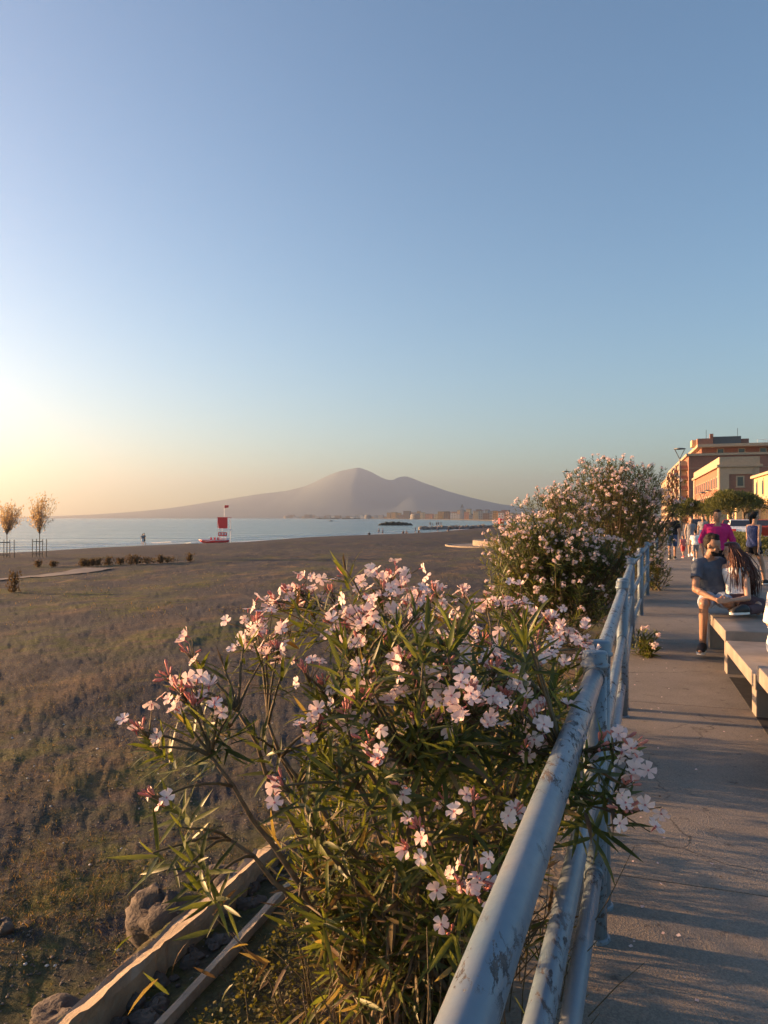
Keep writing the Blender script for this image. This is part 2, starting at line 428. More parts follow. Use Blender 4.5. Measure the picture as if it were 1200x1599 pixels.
# the promenade path, offset strips of the fence line
def offset_line(line, off, i0=0, i1=None):
    out = []; L = line[i0:i1]
    for i, (x, y) in enumerate(L):
        a = L[max(i-1,0)]; b = L[min(i+1,len(L)-1)]; dx, dy = b[0]-a[0], b[1]-a[1]; l = math.hypot(dx,dy)
        out.append((x+dy/l*off, y-dx/l*off))
    return out
def along(line, step):
    out = []
    for (ax,ay),(bx,by) in zip(line[:-1], line[1:]):
        L = math.hypot(bx-ax,by-ay); n = max(1,int(L/step))
        for i in range(n): out.append((ax+(bx-ax)*i/n, ay+(by-ay)*i/n))
    return out+[line[-1]]
def strip(name, o0, o1, z0, z1, mat, i0=0, i1=9, kind='structure', n=1):
    a = offset_line(FENCE, o0, i0, i1); b = offset_line(FENCE, o1, i0, i1)
    mb = MB(); m = len(a)
    vs = [(x,y,z1) for x,y in a]+[(x,y,z1) for x,y in b]+[(x,y,z0) for x,y in a]+[(x,y,z0) for x,y in b]
    fs = []
    for i in range(m-1):
        fs += [(i, m+i, m+i+1, i+1), (2*m+i, i, i+1, 2*m+i+1), (m+i, 3*m+i, 3*m+i+1, m+i+1)]
    fs += [(2*m, 3*m, m, 0), (m-1, 2*m-1, 4*m-1, 3*m-1)]
    mb.add(vs, fs); return tag(mb.build(name, mat), kind=kind)
M_DRAIN = rough_mat('drain_strip', (.030,.028,.028), (.06,.055,.05), 10, .8, .5, .004)
strip('path_bed', -.12, 9.2, -.25, -.02, M_DRAIN, 0, 11)
path = tag(bpy.data.objects.new('path', None), kind='structure'); COL.objects.link(path)
cl_ = []
for (ax,ay),(bx,by) in zip(FENCE[:-1], FENCE[1:11]):
    L = math.hypot(bx-ax,by-ay); n = max(1, round(L/3.3))
    for i in range(n): cl_.append((ax+(bx-ax)*i/n, ay+(by-ay)*i/n))
cl_.append(FENCE[10]); cl_ = [(x+.55*.33, y+.55*.95) for x, y in cl_]
c0_ = offset_line(cl_, -.12); c1_ = offset_line(cl_, 9.2)
for i in range(len(cl_)-1):
    a, b, c, d = [Vector((*q_, 0)) for q_ in (c0_[i], c1_[i], c1_[i+1], c0_[i+1])]
    g1 = (d-a).normalized()*.005; mb = MB(); mb.add([p+Vector((0,0,z_)) for z_ in (-.1,0) for p in (a+g1,b+g1,c-g1,d-g1)], [(0,3,2,1),(4,5,6,7),(0,1,5,4),(1,2,6,5),(2,3,7,6),(3,0,4,7)])
    mb.build('paving_section', M_PATH, path)
strip('path_edging', -.26, -.12, -.3, .012, M_KERB, 0, 9)
strip('path_kerb', 9.2, 9.35, -.2, .11, M_STONE, 0, 11)
M_LAWN = rough_mat('lawn_turf', (.045,.055,.018), (.10,.10,.035), 3, .95, .9, .03, 'World')
strip('lawn', 9.35, 16, -.2, .03, M_LAWN, 0, 11)
M_ASPH = rough_mat('road_asphalt', (.04,.04,.042), (.065,.062,.06), 3, .9, .6, .01, 'World')
strip('road', 16, 25, -.2, .0, M_ASPH, 0, 12)
strip('far_pavement', 25, 30, -.2, .12, M_STONE, 0, 12)

# curved beach footpath, pale, crossing the left of the beach
def ribbon(name, pts, w, mat, lift=.03):
    V = []; Fq = []
    for i, (x, y) in enumerate(pts):
        a = pts[max(i-1,0)]; b = pts[min(i+1,len(pts)-1)]; dx, dy = b[0]-a[0], b[1]-a[1]; l = math.hypot(dx,dy)
        for k in (-1,-.5,0,.5,1):
            qx, qy = x+dy/l*w/2*k, y-dx/l*w/2*k
            V.append((qx, qy, gz(qx,qy)+lift))
        if i:
            for k in range(4): b_ = 5*i+k; Fq.append((b_-5, b_-4, b_+1, b_))
    o = np_obj(name, np.array(V), np.array(Fq), mat); return tag(o, kind='structure')
cp = [P(px,py,d) for px,py,d in ((-120,0,27),(-40,0,31),(0,0,33),(60,0,35),(120,0,38),(160,0,41))]
pp = []
for i in range(len(cp)-1):
    for k in range(8): t = k/8; q = cp[i].lerp(cp[i+1], t); pp.append((q.x, q.y))
M_FPATH = rough_mat('footpath_concrete', (.17,.14,.12), (.25,.21,.18), 2, .9, .4, .01, 'World')
ribbon('beach_footpath', pp, 1.6, M_FPATH)

# round paved platform with kerb and curved seat
pc = Vector((PLX, PLY, 0))
zc = PLZ+.07
m = MB(); m.lathe((pc.x,pc.y,0), [(7.3,zc-1.2),(7.3,zc)], 48); tag(m.build('beach_platform', M_FPATH), kind='structure')
m = MB()
n = 48
vs = []
for i in range(n):
    a = 2*math.pi*i/n
    for r_, z_ in ((7.3,zc-.5),(7.3,zc+.06),(7.55,zc+.06),(7.55,zc-1.2)): vs.append((pc.x+r_*math.cos(a), pc.y+r_*math.sin(a), z_))
m.add(vs, [(4*i+k, 4*((i+1)%n)+k, 4*((i+1)%n)+k+1, 4*i+k+1) for i in range(n) for k in range(3)])
tag(m.build('platform_kerb', M_KERB), kind='structure')
m = MB(); vs = []; n = 20
for i in range(n+1):
    a = R(110)+R(130)*i/n
    for r_, z_ in ((4.2,zc),(4.2,zc+.5),(4.8,zc+.5),(4.8,zc)): vs.append((pc.x+r_*math.cos(a), pc.y+r_*math.sin(a), z_+.002))
m.add(vs, [(4*i+k, 4*i+4+k, 4*i+5+k, 4*i+k+1) for i in range(n) for k in range(3)]+[(0,1,2,3),(4*n+3,4*n+2,4*n+1,4*n)])
tag(m.build('curved_seat', M_KERB), 'curved pale stone seat on the round beach platform', 'bench')

# ------------------------------------------------------------ mountain, far coast
MD = 7200.
prof = [(-400,809),(60,808),(130,805),(200,800),(270,792),(340,781),(400,771),(450,765),(480,757),(515,740),(530,734),(545,731),(560,728),(575,733),(600,746),(612,749),(624,743),(636,742),(660,752),(700,766),(740,777),(780,786),(830,793),(900,800),(1000,805),(1300,809)]
pxs = np.array([p[0] for p in prof]); phs = (808-np.array([p[1] for p in prof]))/1200*MD
nx, ny = 800, 90
gx = np.linspace(-400, 1300, nx); gy = np.linspace(-1, 1, ny)
GX, GY = np.meshgrid(gx, gy)
H = np.interp(GX, pxs, phs)
k_ = np.ones(5)/5; H = np.apply_along_axis(lambda r: np.convolve(np.pad(r,2,'edge'), k_, 'valid'), 1, H)
X = (GX-600)/1200*MD + 0*GY; Yd = GY*2600
fall = np.clip(1-np.abs(GY), 0, 1)**1.25
H = H*fall*(1+.02*fbm(X*.006, Yd*.0012, 5)*np.clip(np.abs(GY)*6,0,1)) - 6*(fall<.02)
idx = np.arange(X.size).reshape(X.shape)
F = np.stack([idx[:-1,:-1], idx[:-1,1:], idx[1:,1:], idx[1:,:-1]], -1).reshape(-1,4)
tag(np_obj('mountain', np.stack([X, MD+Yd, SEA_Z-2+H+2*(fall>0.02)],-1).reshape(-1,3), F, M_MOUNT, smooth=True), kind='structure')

# far coast polyline (px, distance)
COAST = [(905,520),(850,700),(800,860),(770,1000),(735,1250),(700,1550),(660,1900),(620,2300),(560,2900),(500,3700),(430,4600)]
cl = [((px-600)/1200*d, d) for px, d in COAST]
V = []
for i, (x, y) in enumerate(cl):
    back = 900
    V += [(x, y, SEA_Z-.5), (x+1, y+6, SEA_Z+1.3), (x+back*.4, y+120, 1.0), (x+back, y+900, 8)]
m_ = len(cl); Fq = [(4*i+k, 4*i+4+k, 4*i+5+k, 4*i+k+1) for i in range(m_-1) for k in range(3)]
tag(np_obj('coast_land', np.array(V,float), np.array(Fq), M_HILL), kind='structure')

# the breakwater islet, the rock jetty
def boulder(mb, c, r, n=10, m=6, seed=0, flat=.6):
    rr = random.Random(seed); ph = [rr.uniform(0,6.28) for _ in range(6)]
    vs = []
    for i in range(m+1):
        la = -math.pi/2+math.pi*i/m; la = max(min(la,1.45),-1.45)
        for k in range(n):
            an = 2*math.pi*k/n
            w = 1+.16*math.sin(2*an+ph[0])+.12*math.sin(3*an+ph[1]+2*la)+.1*math.sin(3*la+ph[2])+rr.uniform(-.07,.07)
            vs.append((c[0]+r*w*math.cos(la)*math.cos(an), c[1]+r*w*math.cos(la)*math.sin(an), c[2]+r*w*flat*math.sin(la)))
    fs = [(i*n+k, i*n+(k+1)%n, (i+1)*n+(k+1)%n, (i+1)*n+k) for i in range(m) for k in range(n)]
    fs.append(tuple(range(n-1,-1,-1))); fs.append(tuple(m*n+k for k in range(n)))
    mb.add(vs, fs)
M_DROCK = rough_mat('dark_rock', (.022,.028,.022), (.055,.06,.05), .6, .9, .9, .2)
isl = empty('breakwater_islet', P(618,820,440)*1, 0, 'low dark rock breakwater islet standing offshore in the calm sea', 'breakwater')
isl.location.z = SEA_Z
mb = MB(); rr = random.Random(5)
for i in range(120):
    t = rr.uniform(-1,1); h = 1.5*(1-abs(t)**2.2)
    boulder(mb, (t*9.0, rr.uniform(-3,3), rr.uniform(-.2,h)), rr.uniform(.7,1.3), 8, 5, i, .75)
o = mb.build('rock', M_DROCK, isl); tag(o, kind='stuff')
M_JROCK = rough_mat('jetty_rock', (.11,.10,.09), (.24,.21,.18), .5, .9, .9, .2)
jet = empty('rock_jetty', (0,0,SEA_Z), 0, 'low grey boulder jetty running out from the far beach with people on it', 'jetty')
mb = MB(); big = MB()
j0 = P(658,0,285); j1 = P(800,0,335)
for i in range(330):
    t = rr.uniform(0,1); c = j0.lerp(j1, t); w = 5*(.35+.65*min(1,t*4))
    boulder(mb, (c.x+rr.uniform(-1,1), c.y+rr.uniform(-w,w), rr.uniform(-.2,.75)*(.6+.4*min(1,t*5))), rr.uniform(.5,1.15), 8, 5, i+500, .7)
tag(mb.build('rock', M_JROCK, jet), kind='stuff')
mb = MB()
c0 = P(530,0,2300)
for i in range(60): boulder(mb, (c0.x+rr.uniform(-70,60), c0.y+rr.uniform(-10,10), SEA_Z+rr.uniform(0,1)), rr.uniform(2,4), 7, 4, i, .7)
hm_ = empty('harbour_mole', (0,0,0), 0, 'long thin dark harbour mole low on the far horizon', 'breakwater'); tag(mb.build('rock', M_DROCK, hm_), kind='stuff')

# far town
M_T = [plain('stucco_%s'%n, c, .85, .2, .08, .3, .1) for n, c in (('ochre',(.55,.33,.15)),('cream',(.62,.47,.30)),('pink',(.58,.32,.22)),('white',(.62,.60,.55)),('brown',(.30,.21,.16)),('grey',(.36,.35,.34)))]
M_ROOF = plain('roof_terracotta', (.25,.12,.08), .9, .2, .15, 1)
M_ROOFG = plain('roof_grey', (.22,.21,.20), .9, .2, .15, 1)
def town_house(px, d, w, h, dep, mat, roofm, tower=False, label='', base=None, rz=-.33, rows=True):
    c = P(px, 0, d); b = empty('town_building', (c.x, c.y, 0), rz, label, 'building', 'buildings of the far seaside town')
    z0 = -2.5 if base is None else base
    mb = MB(); mb.box((0,0,z0+h/2), (w,dep,h)); mb.build('wall', mat, b)
    mb = MB(); mb.box((0,0,z0+h+.35), (w+.6,dep+.6,.7)); mb.build('roof', roofm, b)
    if rows:
        n = max(2,int(w/3.2)); fl = max(2,int(h/3.2)); mb = MB()
        for f_ in range(fl):
            for i in range(n):
                mb.box((-w/2+(i+.5)*w/n, -dep/2-.04, z0+(f_+.5)*h/fl), (1.1,.12,1.6)); 
            nn = max(2,int(dep/3.4))
            for i in range(nn): mb.box((-w/2-.04, -dep/2+(i+.5)*dep/nn, z0+(f_+.5)*h/fl), (.12,1.1,1.6))
        tag(mb.build('window', M_GLASS, b), kind='stuff')
    return b
tr = random.Random(11)
tl = ['ochre','cream','pale pink','white','brown','grey']
pos = 447; cnt = 0; kc = {}
ORD = ['first','second','third','fourth','fifth','sixth','seventh','eighth','ninth','tenth','eleventh','twelfth','thirteenth','fourteenth','fifteenth','sixteenth','seventeenth','eighteenth','nineteenth','twentieth']
while pos < 805:
    d = float(np.interp(pos, [430,500,560,620,660,700,735,770,800], [4500,3650,2870,2290,1900,1560,1270,1020,880]))+tr.uniform(20,60)
    wpx = tr.uniform(5,12) if pos > 600 else tr.uniform(4,9)
    hpx = (tr.uniform(5,11) if pos > 600 else tr.uniform(2,5))
    if 735 < pos < 775: hpx += 3
    mi = tr.choice([0,0,1,1,2,3,4,4,5]) if pos > 600 else tr.choice([4,5,1,3])
    kc[mi] = kc.get(mi,0)+1
    lab = '%s %s building from the left along the far waterfront row' % (ORD[kc[mi]-1], tl[mi])
    town_house(pos+wpx/2, d, wpx/1200*d, hpx/1200*d+2, wpx/1200*d*tr.uniform(.6,1.2), M_T[mi], tr.choice([M_ROOF,M_ROOFG]), label=lab, rows=pos>640)
    pos += wpx*tr.uniform(.8,1.35); cnt += 1
back_px = sorted(tr.uniform(615,808) for _ in range(26)); kb_ = {}
for px in back_px:   # second, taller row behind
    pass; d = float(np.interp(px, [600,660,700,735,770,800], [2500,1950,1600,1300,1050,900]))*1.06+60
    mi = tr.choice([0,1,1,2,4,5,5]); hpx = tr.uniform(8,13) if px > 690 else tr.uniform(6,9)
    if 730<px<775: hpx += 2
    kb_[mi] = kb_.get(mi,0)+1
    town_house(px, d, tr.uniform(5,12)/1200*d, hpx/1200*d+2, 14, M_T[mi], tr.choice([M_ROOF,M_ROOFG]), label='%s taller %s building from the left, behind the far waterfront row' % (ORD[kb_[mi]-1], tl[mi]), rows=False)
# church tower of the town
c = P(722,0,1420); b = empty('bell_tower', (c.x,c.y,-2), -.3, 'slim grey bell tower rising above the far town roofs', 'tower')
mb = MB(); mb.box((0,0,9), (6,6,20)); mb.build('shaft', M_T[5], b)
mb = MB(); mb.box((0,0,21.5), (7,7,1.2)); mb.box((0,0,19.55),(6.6,6.6,.5)); mb.build('cornice', M_T[5], b)
mb = MB(); mb.box((0,0,25), (4.4,4.4,6), taper=.35); mb.build('spire', M_ROOFG, b)
# big dome-like plant far left of the town and pale tanks
for px, d, r_, h_, lb in ((575,2700,12,13,'round grey storage tank on the far coast beside low sheds'),(450,4300,24,15,'hazy round tank at the faint left end of the far coast'),(650,1980,15,13,'wide grey round roofed hall above the far town')):
    c = P(px,0,d); mb = MB(); mb.lathe((0,0,0), [(r_,-1),(r_,h_*.75),(r_*.8,h_*.95),(r_*.3,h_*1.05)], 20)
    b = empty('storage_tank', (c.x,c.y,-2), 0, lb, 'tank'); mb.build('shell', M_ROOFG, b)
    mb = MB(); mb.tube([(0,0,h_*1.04),(0,0,h_*1.25)], .8, 6); mb.build('vent', M_T[5], b)
# far wood behind town
mb = MB()
for i in range(150):
    px = tr.uniform(690,860); d = float(np.interp(px, [600,660,700,735,770,800,900], [2600,2050,1700,1400,1150,980,700]))*1.1+60
    boulder(mb, ((px-600)/1200*d, d, tr.uniform(-2,3)), tr.uniform(3,6)/1000*d, 7, 4, i, .7)
M_FARW = rough_mat('far_foliage', (.03,.038,.02), (.06,.065,.03), .1, .95, .8, .6, 'World')
tag(mb.build('far_trees', M_FARW), kind='stuff')

# small motor boat far out
bt = empty('motor_boat', (*P(517,0,900).xy, SEA_Z), .4, 'tiny dark motor boat far out on the calm sea', 'boat')
mb = MB(); mb.loft([((-2.6,0,.3),(0,1,0),(0,0,1),.8,.45),((0,0,.3),(0,1,0),(0,0,1),1,.55),((2,0,.4),(0,1,0),(0,0,1),.7,.5),((3.2,0,.6),(0,1,0),(0,0,1),.08,.2)], 10); mb.build('hull', M_DROCK, bt)
mb = MB(); mb.box((-.3,0,1.1),(1.6,1.2,.8),taper=.8); mb.build('cabin', M_T[5], bt)

# ------------------------------------------------------------ oleanders
def leaf_template(curve=.12, wid=.060, rows=(0,.14,.4,.72,1.0), prof_=(.12,.75,1,.68,.02), fold=.25, simple=False):
    if simple: rows = (0,.35,1.0); prof_ = (.2,1,.05)
    V = []
    for t, w in zip(rows, prof_):
        for c in (-1,0,1): V.append((t*(1-.25*curve*t), c*w*wid, -curve*t*t+abs(c)*w*wid*fold))
    F = []
    for i in range(len(rows)-1):
        for k in range(2): b = 3*i+k; F.append((b, b+3, b+4, b+1))
    return np.array(V), np.array(F)
LEAF_T = [leaf_template(.05), leaf_template(.20), leaf_template(-.12), leaf_template(.35,.05)]
LEAF_S = leaf_template(.12, .078, simple=True)

def frames(D, N):
    """matrices with columns leafdir, side, normal from direction arrays D and approximate normals N"""
    D = D/np.linalg.norm(D, axis=1, keepdims=True)
    S = np.cross(N, D); l = np.linalg.norm(S, axis=1, keepdims=True); l[l<1e-6] = 1; S = S/l
    N2 = np.cross(D, S); return np.stack([D, S, N2], axis=2)

def shoot_leaves(tip, d, n_whorl, length, sp, rnd, droop=0.0, lo=35, hi=75):
    """leaves in whorls of three down the shoot from its tip; returns lists loc, dir, normal, len"""
    d = Vector(d).normalized(); a = d.orthogonal().normalized(); b = d.cross(a)
    out = []; ph = rnd.uniform(0, 6.28)
    for w in range(n_whorl):
        p = Vector(tip) - d*(w*sp + rnd.uniform(-.2,.2)*sp); ph += 1.05+rnd.uniform(-.25,.25)
        A_ = R(lo + (hi-lo)*min(1, w/max(1,n_whorl-1)*1.1) + rnd.uniform(-14,14))
        for k in range(3):
            if rnd.random() < .08+.02*w: continue
            an = ph+2.094*k+rnd.uniform(-.3,.3); r_ = a*math.cos(an)+b*math.sin(an)
            ld = d*math.cos(A_)+r_*math.sin(A_); ld.z -= droop*w/n_whorl
            nrm = d*math.sin(A_)-r_*math.cos(A_) + Vector((rnd.uniform(-.3,.3),)*3)
            L = length*rnd.uniform(.65,1.12)*(.6 if w == 0 else 1)
            out.append((p, ld, nrm, L))
    return out

def flower_template(simple=False, seed=0, Rf=.0200, cup=0):
    rr_ = random.Random(seed); V = []; F = []; MI = []
    for p in range(5):
        a = 2*math.pi*p/5+rr_.uniform(-.12,.12); cu = rr_.uniform(-.1,.35)+cup; s = rr_.uniform(.88,1.08)
        ca, sa = math.cos(a), math.sin(a)
        rows = ((.10,.10,0),(.55,.34,.10),(1.0,.42,.02)) if not simple else ((.10,.10,0),(1.0,.42,.12))
        b = len(V)
        for t, w, z in rows:
            sh = .16*t
            for c in (-1,1) if simple else (-1,0,1):
                rr__ = t*s*(1.0+(.10 if c==0 and t==1 else 0)); y = c*w*s+sh
                zz = z+cu*t*t*.6+(.10*c*c*t)
                V.append(((ca*rr__-sa*y)*Rf, (sa*rr__+ca*y)*Rf, zz*Rf))
        w_ = 2 if simple else 3
        for i in range(len(rows)-1):
            for k in range(w_-1): q = b+w_*i+k; F.append((q, q+w_, q+w_+1, q+1)); MI.append(0)
    # throat funnel
    b = len(V)
    for i in range(4):
        a = math.pi/2*i; V.append((.16*Rf*math.cos(a), .16*Rf*math.sin(a), .10*Rf)); 
    for i in range(4):
        a = math.pi/2*i; V.append((.05*Rf*math.cos(a), .05*Rf*math.sin(a), -.75*Rf))
    for i in range(4): F.append((b+i, b+(i+1)%4, b+4+(i+1)%4, b+4+i)); MI.append(1)
    F.append((b,b+1,b+2,b+3)); MI.append(1)
    return np.array(V), np.array(F), np.array(MI)
FLOWER = [flower_template(False, s) for s in range(6)]+[flower_template(False, 11, cup=1.3), flower_template(False, 12, cup=.8), flower_template(False, 13, cup=-.7)]
FLOWER_S = [flower_template(True, s) for s in range(3)]
def bud_template():
    V = []; F = []
    for t, r_ in ((0,.10),(.35,.13),(.75,.17),(1.0,.03)):
        for k in range(4): a = math.pi/2*k; V.append((t, r_*math.cos(a), r_*math.sin(a)))
    for i in range(3):
        for k in range(4): F.append((4*i+k, 4*i+(k+1)%4, 4*i+4+(k+1)%4, 4*i+4+k))
    return np.array(V), np.array(F)
BUD = bud_template()

def rdir(rnd, base, spread):
    v = Vector(base).normalized()+Vector((rnd.gauss(0,1),rnd.gauss(0,1),rnd.gauss(0,1)))*spread
    return v.normalized()

def branch_pts(a, b, sag, rnd, n=7, leave=Vector((0,0,1))):
    a = Vector(a); b = Vector(b); L = (b-a).length; c = a+leave*L*.45; c2 = b-(b-a).normalized()*L*.25-Vector((0,0,sag*L))
    out = []
    for i in range(n):
        t = i/(n-1); q = a*(1-t)**3+c*3*t*(1-t)**2+c2*3*t*t*(1-t)+b*t**3
        if 0 < i < n-1: q += Vector((rnd.uniform(-1,1),rnd.uniform(-1,1),rnd.uniform(-1,1)))*L*.012
        out.append(q)
    return out

# --- the near bush
rb = random.Random(21)
BASE = Vector((.13, 2.55, -.1))
bush = empty('oleander_bush', (BASE.x, BASE.y, gz(BASE.x,BASE.y)), 0, 'big leggy pink oleander in the foreground beside the peeling railing', 'shrub')
bush_inv = Matrix.Translation(-bush.location)
B0 = Vector(bush.location)
HEADS = [ # px, py, depth, flowers
 (612,888,2.55,9),(598,908,2.5,7),(572,950,2.30,11),(583,932,2.35,6),(640,938,2.35,10),(655,925,2.4,5),(452,912,2.75,9),(432,922,2.75,4),(402,958,2.55,9),(415,985,2.5,10),(432,1000,2.45,7),(470,905,2.75,3),(448,970,2.6,2),
 (297,1022,2.35,3),(265,1058,2.35,2),(283,1083,2.25,3),(306,1075,2.2,3),(303,1103,2.2,3),(343,1107,2.15,2),(222,1140,2.2,4),(243,1243,2.0,3),
 (478,1052,2.3,2),(505,1070,2.3,3),(541,1116,2.1,1),(562,1094,2.1,2),(578,1088,2.15,2),(444,1226,2.0,2),(577,1157,1.95,2),(591,1190,1.9,2),(627,1225,1.95,1),
 (630,1036,2.1,4),(577,1050,2.2,3),(690,1045,2.1,5),(708,1020,2.2,3),(680,908,2.75,7),(715,955,2.55,5),(705,985,2.5,4),(732,1085,2.0,8),(740,1105,2.0,6),(775,1030,2.2,5),(770,1050,2.15,3),
 (790,1090,2.1,4),(813,1115,2.05,4),(838,1128,2.05,4),(762,930,2.85,6),(788,925,2.8,8),(812,932,2.75,8),(838,945,2.7,7),(858,958,2.65,6),(878,972,2.6,6),(895,985,2.55,6),(908,996,2.5,4),(865,992,2.5,4),(835,985,2.55,4),
 (640,1322,1.85,2),(656,1296,1.9,2),(738,1250,1.9,2),(802,1273,1.9,4),(750,1372,1.85,6),(748,1395,1.85,4),(718,1378,1.85,1),(705,1452,1.95,1),(695,1250,2.0,1),(820,1170,2.05,4),
 (968,1158,1.95,5),(985,1168,1.92,4),(935,1165,2.0,2),(975,1225,1.9,2),(980,1262,1.88,5),(520,960,2.55,0),(540,885,2.6,0),(650,1120,2.05,0),(560,1010,2.3,2),(600,1010,2.3,0),(690,1000,2.35,2),(745,985,2.5,3),(655,1000,2.3,2),
]
tips = []
def deep(px, py, d):
    k = 1+.30*max(0, min(1, (1060-py)/90))*max(0.25, min(1, (px-560)/150)); return d*k
for px, py, d, nf in HEADS: tips.append((P(px,py+(16 if py < 1010 else 0),deep(px,py,d)), int(nf*1.7) if nf > 4 and px < 920 else nf, 1))
EX = [(520,930,2.7),(500,985,2.6),(548,985,2.4),(612,965,2.4),(668,945,2.6),(700,935,2.75),(725,925,2.8),(745,945,2.7),(660,990,2.4),(600,1045,2.2),(650,1075,2.15),(720,1050,2.2),(755,1000,2.45),(800,1000,2.4),(840,1020,2.4),(860,1060,2.25),(790,1060,2.2),(540,1060,2.3),(500,1130,2.2),(590,1120,2.1),(680,1130,2.05),(760,1140,2.1),(850,1110,2.2),(425,945,2.65),(480,935,2.75),(285,1040,2.35)]
EX = EX[::2]
for px, py, d in EX: tips.append((P(px,py,deep(px,py,d)), rb.randint(4,8), 1))
while len(tips) < len(HEADS)+len(EX)+130:   # low leafy shoots added at back and foot of bush to shade the path
    q = Vector((rb.uniform(-.4,.95), rb.uniform(2.6,4.4), rb.uniform(.06,.75)))
    if sdist(np.array([q.x]), np.array([q.y]), FENCE)[0] < -.08: tips.append((q, -1, 1))
# leafy shoots filling the bush
SH = []
n_fill = 0
def inside(px, py):
    # outline of the dense part in the picture plane of the photograph, used as the bush's section
    poly = [(490,1110),(520,1010),(560,975),(700,985),(800,960),(890,1010),(905,1060),(880,1150),(850,1230),(800,1350),(740,1480),(700,1590),(520,1600),(485,1500),(450,1350),(470,1240)]
    c = False; j = len(poly)-1
    for i in range(len(poly)):
        if (poly[i][1] > py) != (poly[j][1] > py) and px < (poly[j][0]-poly[i][0])*(py-poly[i][1])/(poly[j][1]-poly[i][1])+poly[i][0]: c = not c
        j = i
    return c
while n_fill < 270:
    px, py = rb.uniform(420,910), rb.uniform(960,1590)
    if not inside(px, py): continue
    d = (rb.uniform(1.95,2.75) if rb.random() < .65 else rb.uniform(2.75,4.0)) if py < 1280 else rb.uniform(2.1,2.75)
    q = P(px,py,d)
    u = sdist(np.array([q.x]), np.array([q.y]), FENCE)[0]
    if u > -.10 or q.z < .02: continue
    tips.append((q, -1, 1)); n_fill += 1
for px, py, d in ((285,1290,1.95),(300,1345,1.9),(235,1165,2.2),(360,1110,2.2),(410,1030,2.5),(290,1130,2.2),(540,890,2.6),(470,960,2.6),(500,950,2.6),(530,1000,2.4),(440,1050,2.4),(380,1010,2.45),(240,1330,1.95),(310,1390,1.9),(905,1230,1.95),(925,1250,1.93),(350,1040,2.4),(865,1075,2.3),(885,1100,2.25),(650,960,2.5),(620,970,2.4),(600,985,2.3),(400,1150,2.3)):
    tips.append((P(px,py,d), -1, 1))
stems = MB(); twigs = MB(); leaves = []; flowers = []; buds = []
# main limbs
limbs = []
for i, (px, py, d) in enumerate(((372,1110,2.35),(330,1180,2.2),(420,1130,2.4),(520,1100,2.35),(560,1050,2.4),(610,1020,2.5),(660,1060,2.4),(700,1030,2.6),(760,1020,2.65),(820,1040,2.6),(850,1090,2.4),(640,1200,2.15),(560,1230,2.15),(720,1180,2.2),(790,1200,2.2),(480,1290,2.2),(360,1310,2.15),(440,1180,2.3),(740,1320,2.1),(620,1360,2.15),(560,1400,2.3),(690,1450,2.2),(480,1440,2.35),(880,1190,2.1))):
    e = P(px,py,deep(px,py,d)); a0 = BASE+(Vector((.28,.75,0)) if e.y > 2.85 else Vector((0,0,0)))+Vector((rb.uniform(-.2,.2), rb.uniform(-.14,.14), -.03))
    dv = (e-a0); lv = (Vector((dv.x*.6,dv.y*.6,abs(dv.z)))).normalized()
    pts = branch_pts(a0, e, -.02, rb, 9, lv)
    limbs.append(pts); mbl = MB(); mbl.tube(pts, [.013-.008*k/8 for k in range(9)], 7); mbl.v = [tuple(Vector(v)-B0) for v in mbl.v]
    mbl.build('branch', M_STEM, bush, smooth=True)
nodes = [(p, k) for L in limbs for k, p in enumerate(L) if k >= 3]
for tip, nf, _ in tips:
    best = min(nodes, key=lambda q: (q[0]-tip).length*(1.0 if q[0].z < tip.z else 1.6) + (0 if (q[0]-tip).length > .10 else .3))[0]
    out = (tip-Vector((BASE.x, BASE.y+.1, .35)))
    pts = branch_pts(best, tip, -.03, rb, 6, (tip-best).normalized()*.6+Vector((0,0,.25)))
    twigs.tube(pts, [.0052,.0048,.0043,.0038,.0033,.0026], 5)
    d = (pts[-1]-pts[-3]).normalized(); d = (d*.55+out.normalized()*.35+Vector((0,0,.55))).normalized()
    if tip.z < .35 and nf < 0: d = rdir(rb, d, .35)
    top = tip if nf <= 0 else tip-d*.05
    hi_ = 80
    nw = rb.randint(4,7) if nf < 0 else rb.randint(4,6)
    lf = shoot_leaves(top, d, nw, .122, .026, rb, .25, 18 if nf < 0 else 35, hi_)
    low = max(0, min(1, (.75-tip.z)/.7))
    for q in lf:
        r_ = rb.random()
        mi = 0 if r_ < .64-.34*low else (1 if r_ < .92-.42*low else (2 if r_ < .96-.22*low else 3))
        leaves.append((*q, mi))
    if nf > 0:
        for k in range(nf):
            fd = rdir(rb, d*.6+Vector((-.25,-.55,.25)), .5)
            rad_ = .022+.011*math.sqrt(nf)
            c = tip+Vector((rb.gauss(0,1)*rad_*.75, rb.gauss(0,1)*rad_*.75, rb.gauss(0,1)*rad_*.6))+fd*.012
            flowers.append((c, fd)); twigs.tube([tip-d*.03, c-fd*.02], [.0018,.0014], 4)
    if nf >= 0:
        for k in range(rb.randint(4,10)):
            bd = rdir(rb, d, .55); c = tip+bd*rb.uniform(.005,.03); buds.append((c, bd, rb.uniform(.016,.030)))
            twigs.tube([tip-d*.03, c], [.0016,.0013], 4)
